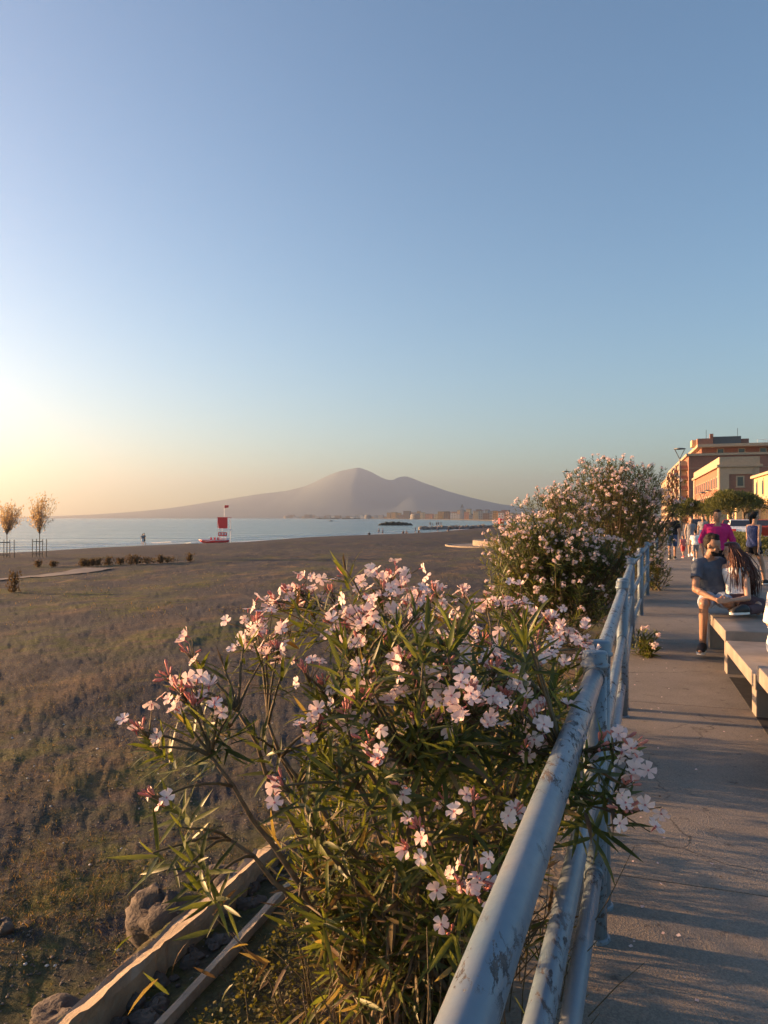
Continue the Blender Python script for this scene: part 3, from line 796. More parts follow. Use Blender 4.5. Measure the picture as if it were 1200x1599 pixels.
# dry and hanging leaves at the foot
for i in range(520):
    a = rb.uniform(0,6.28); r_ = abs(rb.gauss(0,.30)); c = BASE+Vector((math.cos(a)*r_*1.15-.06, math.sin(a)*r_*.9-.05, rb.uniform(.04,.62)))
    if sdist(np.array([c.x]),np.array([c.y]),FENCE)[0] > -.07: continue
    dr = Vector((math.cos(a), math.sin(a), rb.uniform(-1.4,.9))); leaves.append((c, dr, Vector((rb.uniform(-1,1),rb.uniform(-1,1),.4)), rb.uniform(.07,.13), rb.choice([0,0,1,2,3,3,3])))
for i in range(260):   # thin dead stalks at the foot
    a = rb.uniform(0,6.28); r_ = abs(rb.gauss(0,.22)); c = BASE+Vector((math.cos(a)*r_, math.sin(a)*r_*.8, -.04))
    e = c+Vector((math.cos(a)*rb.uniform(0,.3), math.sin(a)*rb.uniform(0,.25), rb.uniform(.15,.75)))
    twigs.tube(branch_pts(c, e, 0, rb, 4), [.0028,.0024,.002,.0012], 4)
# pieces through the fence are rooted on the bush too
cam_p = Vector((0,0,CH))
leaves.sort(key=lambda q: ((q[0]+q[1]*q[3]*.5)-cam_p).length/q[3]*(1 if q[4] != 3 else 1.1))
LM = [M_LEAF, M_LEAF2, M_DRY, M_DEAD]
leaf_me = {}
for ti, (T, Fq) in enumerate(LEAF_T):
    for mi in range(4): leaf_me[ti,mi] = np_mesh('leaf', T, Fq, LM[mi], smooth=True)
def mat4(d, n, s, loc):
    M3 = frames(np.array([d]), np.array([n]))[0]*s
    M4 = Matrix.Identity(4)
    for i in range(3):
        for j in range(3): M4[i][j] = M3[i][j]
    M4.translation = loc; return M4
for q in leaves[:300]:
    o = bpy.data.objects.new('leaf', leaf_me[rb.randrange(4), q[4]]); link(o, bush)
    o.matrix_basis = mat4(q[1], q[2], q[3], q[0]-B0)
rest = leaves[300:]; VV = []; FF = []; MM = []; off = 0
for ti in range(4):
    sel = [q for i, q in enumerate(rest) if i % 4 == ti]
    M3 = frames(np.array([q[1] for q in sel]), np.array([q[2] for q in sel]))*np.array([q[3] for q in sel])[:,None,None]
    T, Fq = LEAF_T[ti]; V, F = scatter_mesh(T, Fq, M3, np.array([q[0]-B0 for q in sel]))
    VV.append(V); FF.append(F+off); off += len(V); MM.append(np.repeat([q[4] for q in sel], len(Fq)))
tag(np_obj('leaves', np.concatenate(VV), np.concatenate(FF), LM, bush, np.concatenate(MM), True), kind='stuff')
fl_me = [np_mesh('flower', T, Fq, [M_PETAL, M_THROAT], MI, True) for T, Fq, MI in FLOWER]
flowers.sort(key=lambda q: (q[0]-cam_p).length)
for c, fd in flowers[:300]:
    o = bpy.data.objects.new('flower', rb.choice(fl_me)); link(o, bush)
    s = rb.uniform(.85,1.15); q = fd.to_track_quat('Z','Y') ; M_ = Matrix.Translation(c-B0) @ q.to_matrix().to_4x4() @ Matrix.Rotation(rb.uniform(0,6.28),4,'Z') @ Matrix.Scale(s,4)
    o.matrix_basis = M_
def flower_bulk(fl, templ, parent, name='flowers', s0=.85, s1=1.15):
    VV=[];FF=[];MM=[];off=0
    for i, (c, fd) in enumerate(fl):
        T, Fq, MI = templ[i % len(templ)]; s = rb.uniform(s0,s1)
        M3 = np.array((fd.to_track_quat('Z','Y').to_matrix() @ Matrix.Rotation(rb.uniform(0,6.28),3,'Z')))*s
        VV.append(T@M3.T+np.array(c)); FF.append(Fq+off); off += len(T); MM.append(MI)
    if not VV: return None
    return np.concatenate(VV), np.concatenate(FF), np.concatenate(MM)
r_ = flower_bulk([(c-B0, d) for c, d in flowers[300:]], FLOWER, bush)
if r_: tag(np_obj('flowers', r_[0], r_[1], [M_PETAL, M_THROAT], bush, r_[2], True), kind='stuff')
M3 = frames(np.array([q[1] for q in buds]), np.array([(.3,.2,1)]*len(buds)))*np.array([q[2] for q in buds])[:,None,None]
V, F = scatter_mesh(BUD[0], BUD[1], M3, np.array([q[0]-B0 for q in buds]))
tag(np_obj('buds', V, F, M_BUD, bush, smooth=True), kind='stuff')
twigs.v = [tuple(Vector(v)-B0) for v in twigs.v]
tag(twigs.build('twigs', M_TWIG, bush, smooth=True), kind='stuff')

# --- flower heads shared by the further shrubs
def head_mesh(seed, nfl=8, rad_=.05):
    rr_ = random.Random(seed); fl = []
    for k in range(nfl):
        fd = rdir(rr_, (0,0,1), .8); c = Vector((fd.x*rad_*rr_.uniform(.4,1.2), fd.y*rad_*rr_.uniform(.4,1.2), fd.z*rad_*rr_.uniform(.2,1)))
        fl.append((c, fd))
    V, F, MI = flower_bulk(fl, FLOWER_S, None, s0=.9, s1=1.25)
    return np_mesh('flower_head', V, F, [M_PETAL, M_THROAT], MI, True)
HEAD_ME = [head_mesh(i, random.Random(i).randint(5,10)) for i in range(8)]

def far_shrub(x, y, rx, ry, h, nsh, nheads, label, seed, lumps=6, group=None, leaf_len=.13, name='oleander_shrub', lean=0, stemn=14, keep=-.02, hs=1.0):
    rs = random.Random(seed); z0 = gz(x, y); root = empty(name, (x,y,z0), 0, label, 'shrub', group)
    blobs = []
    for i in range(lumps):
        a = 6.28*i/lumps+rs.uniform(-.4,.4); k = rs.uniform(.25,.6)
        blobs.append((Vector((math.cos(a)*rx*k, math.sin(a)*ry*k, h*rs.uniform(.42,.68))), rs.uniform(.40,.55)))
    for i in range(5):
        a = 6.28*i/5+rs.uniform(-.4,.4); blobs.append((Vector((math.cos(a)*rx*.5, math.sin(a)*ry*.5, h*rs.uniform(.16,.36))), rs.uniform(.42,.55)))
    blobs.append((Vector((lean,0,h*.70)), .42)); blobs.append((Vector((0,0,h*.35)), .62))
    lv = []; hd = []; tw = MB(); sh_tips = []
    for i in range(nsh):
        b, k = rs.choice(blobs); dv = rdir(rs, (0,0,.25), 1.0); r_ = rs.uniform(.55,1.0)**.5
        t = b+Vector((dv.x*rx*k*r_*1.2, dv.y*ry*k*r_*1.2, dv.z*h*k*.62*r_))
        if t.z < .05: t.z = rs.uniform(.05,.4)
        if t.z > h: t.z = h*rs.uniform(.72,1.0); t.x *= .7; t.y *= .7
        wd = Vector((x,y,0))+t
        if sdist(np.array([wd.x]),np.array([wd.y]),FENCE)[0] > keep+max(0,t.z-1.05)*.8: continue
        d = (dv*.7+Vector((0,0,.9))+Vector((t.x/rx,t.y/ry,0))*.4).normalized(); sh_tips.append((t, d, r_))
        for q in shoot_leaves(t, d, rs.randint(4,6), leaf_len, .035, rs, .2, 20, 80): lv.append((*q, 0 if rs.random() < .70 else (1 if rs.random() < .66 else (2 if rs.random() < .6 else 3))))
        if rs.random() < .3: tw.tube([t, t-d*.25, (t-d*.3)*.72], [.004,.006,.008], 4)
    for i in range(stemn):
        a = rs.uniform(0,6.28); b, k = rs.choice(blobs)
        p0 = Vector((math.cos(a)*rx*.2, math.sin(a)*ry*.2, -.05)); st = MB(); st.tube(branch_pts(p0, b+Vector((rs.uniform(-.2,.2)*rx,rs.uniform(-.2,.2)*rx,.0)), 0, rs, 6), [.022,.019,.016,.013,.01,.007], 6)
        st.build('branch', M_STEM, root, smooth=True)
    M3 = frames(np.array([q[1] for q in lv]), np.array([q[2] for q in lv]))*np.array([q[3] for q in lv])[:,None,None]
    V, F = scatter_mesh(LEAF_S[0], LEAF_S[1], M3, np.array([q[0] for q in lv]))
    tag(np_obj('leaves', V, F, LM, root, np.repeat([q[4] for q in lv], len(LEAF_S[1])), True), kind='stuff')
    tag(tw.build('twigs', M_TWIG, root), kind='stuff')
    outer = sorted(sh_tips, key=lambda q: -(q[2]+.45*q[0].z/h+.25*(-q[0].y/ry)))[:int(nheads*1.5)]
    rs.shuffle(outer)
    for t, d, r_ in outer[:nheads]:
        o = bpy.data.objects.new('flower_head', rs.choice(HEAD_ME)); link(o, root)
        o.matrix_basis = Matrix.Translation(t+d*.05) @ rdir(rs, d+Vector((-.1,-.5,0)), .2).to_track_quat('Z','Y').to_matrix().to_4x4() @ Matrix.Rotation(rs.uniform(0,6.28),4,'Z') @ Matrix.Scale(rs.uniform(.7,1.15)*hs,4)
    return root
q = P(872,0,10.3)
far_shrub(q.x, q.y, 1.08, 1.0, 1.84, 1150, 260, 'rounded pink oleander behind the foreground bush, low and close to the railing', 31, lumps=8, hs=.75)
q = P(822,0,15.2)
far_shrub(q.x, q.y, .9, .95, 2.15, 520, 170, 'oleander at the far left of the further clump, leaning to the beach', 32, hs=.85)
q = P(878,0,16.4)
far_shrub(q.x, q.y, 1.2, 1.15, 2.65, 680, 240, 'middle oleander of the further clump, behind the low rounded one', 37, hs=.9)
q = P(962,0,18.2)
far_shrub(q.x, q.y, 1.75, 1.5, 3.3, 1600, 300, 'tallest oleander of the clump, heavy with lilac pink flowers by the railing', 33, lumps=9, keep=.3)
far_shrub(.72, 5.3, .72, .95, .93, 330, 26, 'low oleander added behind the big foreground bush to shade the path', 38, lumps=7, hs=.8)  # mostly hidden shrub, added so its shadow falls across the path
q = P(1001,0,24)
far_shrub(q.x, q.y, 1.1, 1.3, 2.6, 420, 150, 'oleander furthest along the railing, beside the man in black', 34, keep=.4)
q = Vector((3.02,8.9,0))
far_shrub(q.x, q.y, .17, .22, .34, 34, 6, 'little oleander tuft poking out at the foot of the railing', 35, lumps=3, stemn=4, keep=.5, hs=.8)
q = Vector((5.9,16.9,0))
far_shrub(q.x+.1, q.y, .40, .5, .95, 90, 16, 'small oleander spilling over the path edge at the railing end', 36, lumps=3, stemn=5, keep=.45)

# ------------------------------------------------------------ railing
rail = empty('railing', (0,0,0), 0, 'weathered blue grey tube railing with peeling paint along the promenade', 'railing')
posts = FENCE[1:8]
def post(x, y):
    mb = MB(); mb.lathe((0,0,0), [(.043,-.1),(.043,1.0)], 20); o = mb.build('post', M_PAINT, rail, smooth=False); o.location = (x,y,0)
    for p in o.data.polygons: p.use_smooth = len(p.vertices) == 4
    c = MB(); c.lathe((0,0,0), [(.0445,1.0),(.0445,1.028),(.053,1.031),(.054,1.042),(.050,1.047),(.047,1.05),(.047,1.083),(.043,1.091),(.02,1.094),(.003,1.094)], 22)
    k = c.build('cap', M_PAINT, o, smooth=True)
    f = MB(); f.lathe((0,0,0), [(.0455,.0),(.054,.001),(.054,.012),(.0455,.016)], 18); f.build('base_flange', M_PAINT, o)
    return o
pair = []
for i, (x, y) in enumerate(posts):
    a = posts[i-1] if i else (x-.34,y-1); b = posts[i+1] if i+1 < len(posts) else None
    dx, dy = (x-a[0], y-a[1]); l = math.hypot(dx,dy); ux, uy = dx/l, dy/l
    p1 = (x-ux*.02, y-uy*.02); p2 = (x+ux*.24, y+uy*.24) if b else None
    post(*p1)
    if p2: post(*p2)
    pair.append((p1, p2))
for i in range(len(pair)-1):
    a = Vector((*pair[i][1],0)); b = Vector((*pair[i+1][0],0)); u_ = (b-a).normalized()
    for z, r_ in ((1.0,.035),(.63,.029),(.26,.029)):
        mb = MB(); p = a+u_*.03; q = b-u_*.03
        pts = [p+(q-p)*t+Vector((0,0,z)) for t in np.linspace(0,1,9)]
        o = mb.tube(pts, r_, 20); o = mb.build('rail', M_PAINT, rail, smooth=True)
        mb = MB()
        mb.tube([p+Vector((0,0,z))+u_*.008, p+Vector((0,0,z))+u_*.03], r_+.006, 18); mb.build('collar', M_PAINT, o, smooth=False)
        mb = MB(); mb.tube([q+Vector((0,0,z))-u_*.03, q+Vector((0,0,z))-u_*.008], r_+.006, 18); mb.build('collar', M_PAINT, o, smooth=False)

# ------------------------------------------------------------ benches
def bdirs():
    d = Vector((.31,1,0)).normalized(); return d, Vector((d.y,-d.x,0))
bd_, bs_ = bdirs(); bench_rz = math.atan2(bd_.y, bd_.x)-math.pi/2
def bench(d0, d1, top, legs, label, width=1.25):
    # left edge passes through (2.98, 6.18) along bd_
    def E(d): k = (d-6.18)/bd_.y; return Vector((2.95,6.18,0))+bd_*k
    a, b = E(d0), E(d1); c = (a+b)/2+bs_*width/2; root = empty('stone_bench', (c.x,c.y,0), bench_rz, label, 'bench', 'stone slab benches in a row')
    L = (b-a).length; mb = MB(); mb.box((0,0,top-.06), (width,L,.12)); mb.build('slab', M_STONE, root, bevel=.008)
    for ld in legs:
        e = E(ld); t = (e-a).length*(1 if ld > d0 else -1)-L/2; mb = MB(); mb.box((.0,t,(top-.12)/2-.01), (width-.06,.20,top-.12+.018)); mb.build('leg', M_STONE, root, bevel=.008)
    return root
bench(7.76, 9.75, .46, (7.97,9.52), 'stone slab bench that the couple is sitting on')
bench(6.02, 7.70, .37, (6.26,), 'low stone slab bench between the couple and the nearest bench')
bench(4.2, 5.93, .46, (4.5,), 'nearest stone slab bench at the right edge of the path')
# dark drain strip beside the benches
mb = MB(); a = Vector((2.95,6.18,0))-bd_*4-bs_*.0; b = Vector((2.95,6.18,0))+bd_*1.6
mb.prism([tuple((a+bs_*.03).xy), tuple((a+bs_*.20).xy), tuple((b+bs_*.20).xy), tuple((b+bs_*.03).xy)][::1], -.01, .005); tag(mb.build('drain_strip', M_DRAIN), kind='structure')

# ------------------------------------------------------------ kerbs and rocks at the foot of the bush
def kerb_line(name, a, b, w, h, mat, tilt, seed, n=40, rough=.012, label=None):
    rs = random.Random(seed); a = Vector(a); b = Vector(b); u_ = (b-a).normalized(); s_ = Vector((u_.y,-u_.x,0)).normalized(); rings = []
    vs = []; NS = 7
    for i in range(n+1):
        p = a+(b-a)*i/n; e = rough*(1+1.5*(rs.random() < .12)); end = 1-.35*max(0, i-n+4)/4
        prof_ = [(-w*.55,-h),(-w*.52,-.03),(-w*.40,-.004-tilt*.1),(0,0),(w*.42,tilt*w),(w*.52,tilt*w-.03),(w*.62,-h)]
        for kk, (sx, sz) in enumerate(prof_):
            nA = float(fbm(np.array([i*.16+seed*3.1]), np.array([kk*1.7+seed]), 4)[0]); nB = float(fbm(np.array([i*.21+40]), np.array([kk*2.3+seed]), 4)[0])
            vs.append(p+s_*(sx+nA*e*4)+Vector((0,0,sz*end+nB*e*3-(e*1.5 if kk in (4,5) and nA > .25 else 0))))
    fs = [(i*NS+k, i*NS+NS+k, i*NS+NS+k+1, i*NS+k+1) for i in range(n) for k in range(NS-1)]
    fs += [tuple(range(NS-1,-1,-1)), tuple(n*NS+k for k in range(NS))]
    mb = MB(); mb.add(vs, [f[::-1] for f in fs]); o = mb.build(name, mat); return o
u1 = Vector((.32,1,0)).normalized()
ka = Vector((-.80,2.45,-.09)); kb = ka+u1*1.25
tag(kerb_line('edging_kerb', ka-u1*2.5, kb, .055, .22, M_KERB, .12, 4, 70, .0015), 'thin straight concrete kerb edging the soil under the foreground oleander', 'kerb')
ka = Vector((-1.11,2.52,-.045)); kb = ka+u1*1.5+Vector((.06,0,-.05))
tag(kerb_line('broken_kerb', ka-u1*2.5, kb, .13, .32, M_BWALL, .28, 5, 110, .005), 'thick broken kerb slab glowing ochre in the low sun', 'kerb')
rk = random.Random(9)
for px, py, d, r_, fl, lb in ((258,1432,3.25,.16,.85,'large dark round boulder behind the glowing broken kerb'),(95,1562,2.75,.11,.3,'flat brown rock beside the broken kerb at the bottom left'),(345,1372,3.6,.12,.4,'rough rock at the far end of the broken kerb'),(430,1345,3.8,.13,.35,'flat stone half hidden by the oleander leaves'),(5,1360,3.6,.06,.6,'small grey stone at the left edge of the beach')):
    zc_ = -.15-r_*fl*.75; d = (CH-zc_)*1200/(py-808); q = P(px,py,d); mb = MB(); boulder(mb, (0,0,0), r_, 26, 18, int(px), fl); o = mb.build('boulder', M_ROCK, smooth=True); o.location = (q.x, q.y, min(q.z, gz(q.x,q.y)+r_*fl*.6)); o.rotation_euler = (rk.uniform(-.2,.2), rk.uniform(-.2,.2), .8)
    tx = bpy.data.textures.new('rock_relief','CLOUDS'); tx.noise_scale = .12; md = o.modifiers.new('relief','DISPLACE'); md.texture = tx; md.strength = .06
    tag(o, lb, 'rock')

# grass, pebbles, ground cover
def scatter_ground(n, rmin, rmax, amax, umin, umax, seed, power=1.0, mask=None):
    g_ = np.random.default_rng(seed); out = []
    r_ = rmin*(rmax/rmin)**g_.random(n*3); a = np.radians(g_.uniform(-amax, amax+4, n*3))
    x = r_*np.sin(a); y = r_*np.cos(a); u = sdist(x, y, FENCE); ok = (-u > umin) & (-u < umax)
    if mask is not None: ok &= mask(x, y, g_)
    return x[ok][:n], y[ok][:n]
def blades(name, x, y, lmin, lmax, w, mats, seed, lean=.5, probs=None):
    g_ = np.random.default_rng(seed); n = len(x); z = ground(x, y)
    a = g_.uniform(0, 6.283, n); L = g_.uniform(lmin, lmax, n); le = g_.uniform(.1, lean, n)
    D = np.stack([np.cos(a)*le, np.sin(a)*le, np.ones(n)], 1); D /= np.linalg.norm(D, axis=1, keepdims=True)
    b = g_.uniform(0, 6.283, n); S = np.stack([np.cos(b), np.sin(b), np.zeros(n)], 1)*w*(L[:,None]/lmax)
    Pp = np.stack([x,y,z-.004],1); bend = np.stack([np.cos(a),np.sin(a),-.5*np.ones(n)],1)*(L*.3)[:,None]
    V = np.stack([Pp-S, Pp+S, Pp+D*L[:,None]*.6+S*.7, Pp+D*L[:,None]*.6-S*.7, Pp+D*L[:,None]+bend*.6+S*.1, Pp+D*L[:,None]+bend*.6-S*.1],1).reshape(-1,3)
    i = np.arange(n)[:,None]*6; F = np.stack([i+np.array([0,1,2,3]), i+np.array([3,2,4,5])],1).reshape(-1,4)
    mi = np.repeat(g_.choice(len(mats), n, p=probs), 2)
    return tag(np_obj(name, V, F, mats, None, mi), kind='stuff')
M_GR1 = leaf_mat('grass_green', (.055,.065,.020), (.10,.11,.035), .3, .7)
M_GR2 = leaf_mat('grass_dry', (.20,.125,.055), (.32,.21,.10), .3, .8)
M_GR3 = leaf_mat('grass_brown', (.09,.06,.04), (.15,.10,.065), .2, .8)
def gmask(x, y, g_):
    f = fbm((x+y*.5)*.7+3, (y-x*.5)*.35, 4)+.6*fbm(x*3.3, y*3.3, 3)+.25*fbm(x*.25, y*.2, 2); return f+g_.uniform(-.25,.25,len(x)) > .0
x, y = scatter_ground(230000, 2.2, 30, 40, 1.85, 80, 5, mask=gmask)
blades('beach_grass', x, y, .008, .036, .0019, [M_GR1,M_GR2,M_GR3], 6, 2.2, [.30,.34,.36])
x, y = scatter_ground(26000, 2.2, 14, 40, 1.8, 80, 15)
blades('dry_litter', x, y, .008, .03, .0016, [M_GR2,M_GR3,M_GR3], 16, 3.5)
x, y = scatter_ground(5000, 18, 75, 30, 6, 80, 25, mask=gmask)
blades('far_beach_grass', x, y, .03, .09, .010, [M_GR1,M_GR2,M_GR3], 26, 1.2)
x, y = scatter_ground(9000, 1.8, 6, 40, .12, 1.4, 8)
blades('strip_litter', x, y, .01, .045, .003, [M_DRY,M_DEAD,M_GR3,M_DEAD], 9, 4)
# low creeping ground cover at the foot of the bush
g_ = np.random.default_rng(44); n = 5200
t_ = g_.random(n)*1.9; s_ = g_.random(n)**1.4*.42; c0 = np.array([-.93+.055, 2.0]); 
x = c0[0]+t_*.305+s_*.95+.06; y = c0[1]+t_*.95-s_*.3; ok = fbm(x*5, y*5, 3) > -.15; x = x[ok]; y = y[ok]; n = len(x)
z = ground(x, y)+g_.uniform(0,.035,n); T = np.array([(0,-.1,0),(.5,-.42,.08),(1,0,0),(.5,.42,.08)]); Fq = np.array([(0,1,2,3)])
D = g_.normal(size=(n,3)); D[:,2] = np.abs(D[:,2])*.5; N = g_.normal(size=(n,3))*.5+np.array([0,0,1.])
V, F = scatter_mesh(T, Fq, frames(D, N)*g_.uniform(.008,.02,n)[:,None,None], np.stack([x,y,z],1))
M_COVER = leaf_mat('creeper_leaf', (.075,.075,.018), (.16,.14,.04), .4, .6)
tag(np_obj('ground_cover', V, F, M_COVER), kind='stuff')
# broken stones heaped against the kerb
rc = random.Random(12); mb = MB()
for i in range(90):
    t = rc.uniform(-.2,1.9); q = Vector((-1.02,2.5,0))+u1*(t-.2)+Vector((rc.uniform(-.06,.16),0,0)); boulder(mb, (q.x,q.y,gz(q.x,q.y)+.005), rc.choice([.01,.015,.02,.03,.045]), 8, 5, i+77, .6)
tag(mb.build('kerb_rubble', M_ROCK), kind='stuff')
# pebbles
mb = MB(); boulder(mb, (0,0,0), 1, 6, 4, 3, .6); Tp = np.array(mb.v); Fp = np.array([f for f in mb.f if len(f)==4])
def pebbles(name, n, rmin, rmax, s0, s1, mat, seed, umin=1.9, umax=60):
    x, y = scatter_ground(n, rmin, rmax, 38, umin, umax, seed); g_ = np.random.default_rng(seed+1); n = len(x); z = ground(x,y)
    a = g_.uniform(0,6.28,n); c, s = np.cos(a), np.sin(a); o_ = np.zeros(n); sc = g_.uniform(s0,s1,n)**1
    M3 = np.stack([np.stack([c,-s,o_],1),np.stack([s,c,o_],1),np.stack([o_,o_,o_+1],1)],1)*sc[:,None,None]
    V, F = scatter_mesh(Tp, Fp, M3, np.stack([x,y,z],1)); return tag(np_obj(name, V, F, mat, None), kind='stuff')
M_PEB = rough_mat('pebble_dark', (.09,.075,.065), (.22,.19,.16), 12, .9, .3, .003, 'World')
M_PEBW = rough_mat('pebble_pale', (.45,.43,.41), (.62,.60,.57), 12, .8, .3, .003, 'World')
pebbles('dark_pebbles', 9000, 2, 12, .002, .009, M_PEB, 60)
pebbles('pale_pebbles', 150, 2.2, 9, .004, .013, M_PEBW, 62)
pebbles('strip_pebbles', 1500, 1.8, 5, .002, .007, M_PEB, 64, .1, 1.85)
# dead leaves and gum spots on the path
g_ = np.random.default_rng(71); n = 70; r_ = g_.uniform(2,9,n); uo = g_.uniform(.15,2.2,n)
x = .81+(r_-2.95)*.339+uo; y = r_; D = g_.normal(size=(n,3)); D[:,2] *= .1; N = np.tile([0,0,1.],(n,1))+g_.normal(size=(n,3))*.15
V, F = scatter_mesh(T, Fq, frames(D,N)*g_.uniform(.008,.022,n)[:,None,None], np.stack([x,y,np.full(n,.004)],1))
tag(np_obj('path_litter', V, F, M_DEAD), kind='stuff')
n = 90; r_ = g_.uniform(2.2,12,n); uo = np.abs(g_.normal(size=n))*.35+.02; x = .81+(r_-2.95)*.339+uo; D = g_.normal(size=(n,3)); D[:,2] *= .15; N = np.tile([0,0,1.],(n,1))+g_.normal(size=(n,3))*.2
T2 = T*np.array([1,1.3,1]); V, F = scatter_mesh(T2, Fq, frames(D,N)*g_.uniform(.010,.020,n)[:,None,None], np.stack([x,r_,np.full(n,.005)],1)); tag(np_obj('fallen_petals', V, F, M_PETAL), kind='stuff')

# ------------------------------------------------------------ people
def norm(v): v = Vector(v); return v.normalized()
def capsule(mb, a, b, r0, r1, n=10, flat=1.0):
    a = Vector(a); b = Vector(b); d = (b-a)
    if d.length < 1e-5: mb.ball(a, r0); return
    u_ = d.normalized(); pts = []; rs = []
    for t in (-.95,-.7,-.35,0): pts.append(a+u_*r0*t); rs.append(r0*math.sqrt(max(0.04,1-t*t)))
    for t in (.33,.66): pts.append(a+d*t); rs.append((r0+(r1-r0)*t)*1.02)
    for t in (0,.35,.7,.95): pts.append(b+u_*r1*t); rs.append(r1*math.sqrt(max(0.04,1-t*t)))
    mb.tube(pts, rs, n, flat=flat)
def torso_rings(J, k=1.0, lo=-.08, hi=1.0, female=False, e=0.0):
    hx = norm(J['hipR']-J['hipL']); sx = norm(J['shoR']-J['shoL']); a, b = J['pelvis'], J['neck']
    up = norm(b-a); rings = []
    prof_ = [(-.14,.10,.085),(-.06,.155,.115),(.08,.160,.118),(.30,.132 if female else .140,.098),(.50,.140 if female else .152,.108),(.70,.158 if female else .175,.118),(.84,.160 if female else .180,.105),(.93,.125 if female else .145,.082),(1.0,.07,.06)]
    sc = J['s']
    for t, rx, ry in prof_:
        if t < lo or t > hi: continue
        ax = hx.lerp(sx, min(1,max(0,t))).normalized(); ay = up.cross(ax).normalized(); ax = ay.cross(up).normalized()
        mid = a.lerp(b, t)+J.get('bend', Vector((0,0,0)))*math.sin(math.pi*min(1,max(0,t)))
        rings.append((mid, ax, ay, rx*sc*k+e, ry*sc*k+e))
    return rings
def remesh(mb, name, mat, parent, voxel, smooth=4, noise=0.0):
    me = bpy.data.meshes.new(name); me.from_pydata(mb.v, [], mb.f); ob = bpy.data.objects.new(name+'_tmp', me); COL.objects.link(ob)
    m_ = ob.modifiers.new('r','REMESH'); m_.mode = 'VOXEL'; m_.voxel_size = voxel
    s_ = ob.modifiers.new('s','SMOOTH'); s_.factor = .5; s_.iterations = smooth
    if noise:
        tx = bpy.data.textures.new('folds','CLOUDS'); tx.noise_scale = .09; d_ = ob.modifiers.new('d','DISPLACE'); d_.texture = tx; d_.strength = noise
    dg = bpy.context.evaluated_depsgraph_get(); dg.update()
    ev = bpy.data.meshes.new_from_object(ob.evaluated_get(dg)); bpy.data.objects.remove(ob); bpy.data.meshes.remove(me)
    ev.materials.clear(); ev.materials.append(mat); ev.polygons.foreach_set('use_smooth', [True]*len(ev.polygons)); ev.name = name
    return link(bpy.data.objects.new(name, ev), parent)
def hand(mb, w, e, s, curl=.5, side=1, palm_n=None, sc=1.0):
    """w wrist, e direction of fingers, s thumb side"""
    e = norm(e); s = norm(Vector(s)-e*Vector(s).dot(e)); n_ = e.cross(s)
    if palm_n is not None and n_.dot(Vector(palm_n)) < 0: n_ = -n_
    k = sc
    for q in (-.022,0,.022): capsule(mb, w+s*q*.6*k, w+e*.085*k+s*q*k, .017*k, .016*k, 8)
    for i, (o_, L) in enumerate(((.030,.070),(.010,.078),(-.010,.072),(-.029,.056))):
        b0 = w+e*.085*k+s*o_*k; d = e; 
        for j, f in enumerate((.45,.3,.25)):
            d2 = norm(d+n_*curl*(.5+.5*j)); b1 = b0+d2*L*f*k; capsule(mb, b0, b1, (.0088-.0008*j)*k, (.0082-.0009*j)*k, 7); b0 = b1; d = d2
    t0 = w+e*.025*k+s*.022*k; t1 = t0+norm(s+e*.8)*.040*k; t2 = t1+norm(s*.35+e+n_*curl*.6)*.032*k
    capsule(mb, t0, t1, .012*k, .010*k, 7); capsule(mb, t1, t2, .010*k, .008*k, 7)
def head(mb, c, f, up, s, jaw=1.0):
    f = norm(f); up = norm(Vector(up)-f*Vector(up).dot(f)); r_ = f.cross(up)
    M_ = Matrix((r_, f, up)).transposed()
    mb.ball(c+up*.035*s, (.074*s,.092*s,.090*s), 16, 11, M=M_)
    mb.ball(c+f*.018*s-up*.045*s, (.056*s*jaw,.066*s,.064*s), 14, 9, M=M_)
    mb.ball(c+f*.052*s-up*.088*s, (.026*s,.022*s,.018*s), 10, 7, M=M_)
    capsule(mb, c+f*.088*s+up*.018*s, c+f*.107*s-up*.020*s, .009*s, .014*s, 8)
    for k in (-1,1):
        mb.ball(c+r_*k*.075*s-up*.005*s, (.010*s,.018*s,.030*s), 8, 6, M=M_)
        mb.ball(c+f*.068*s+r_*k*.034*s-up*.022*s, (.022*s,.016*s,.018*s), 8, 6, M=M_)
        mb.ball(c+f*.078*s+r_*k*.030*s+up*.028*s, (.020*s,.012*s,.008*s), 8, 6, M=M_)
    mb.ball(c+f*.083*s-up*.052*s, (.022*s,.010*s,.010*s), 8, 6, M=M_)
def standing(H=1.72, stride=.18, lean=0, arms=.12, female=False, armout=.0):
    s = H/1.72; V_ = lambda x,y,z: Vector((x,y,z))*s
    J = dict(s=s, pelvis=V_(0,0,.95), neck=V_(0,.01+lean,1.44), head=V_(0,.03+lean*1.3,1.585))
    w = .165 if female else .19
    for k, n_ in ((-1,'L'),(1,'R')):
        st = stride*k
        J['hip'+n_] = V_(k*.09,0,.90); J['knee'+n_] = V_(k*.095, st*.55+.03, .49); J['ank'+n_] = V_(k*.09, st-.02-(.06 if st<0 else 0), .085+(.06 if st<-.05 else 0))
        J['toe'+n_] = J['ank'+n_]+V_(k*.02,.17,-.045-(.05 if st<-.05 else 0))
        J['sho'+n_] = V_(k*w, lean, 1.39); J['elb'+n_] = V_(k*(w+.06+armout), lean-.02-arms*k*.5, 1.10); J['wri'+n_] = V_(k*(w+.06+armout*.4), lean+.10-arms*k*1.5, .87)
    return J
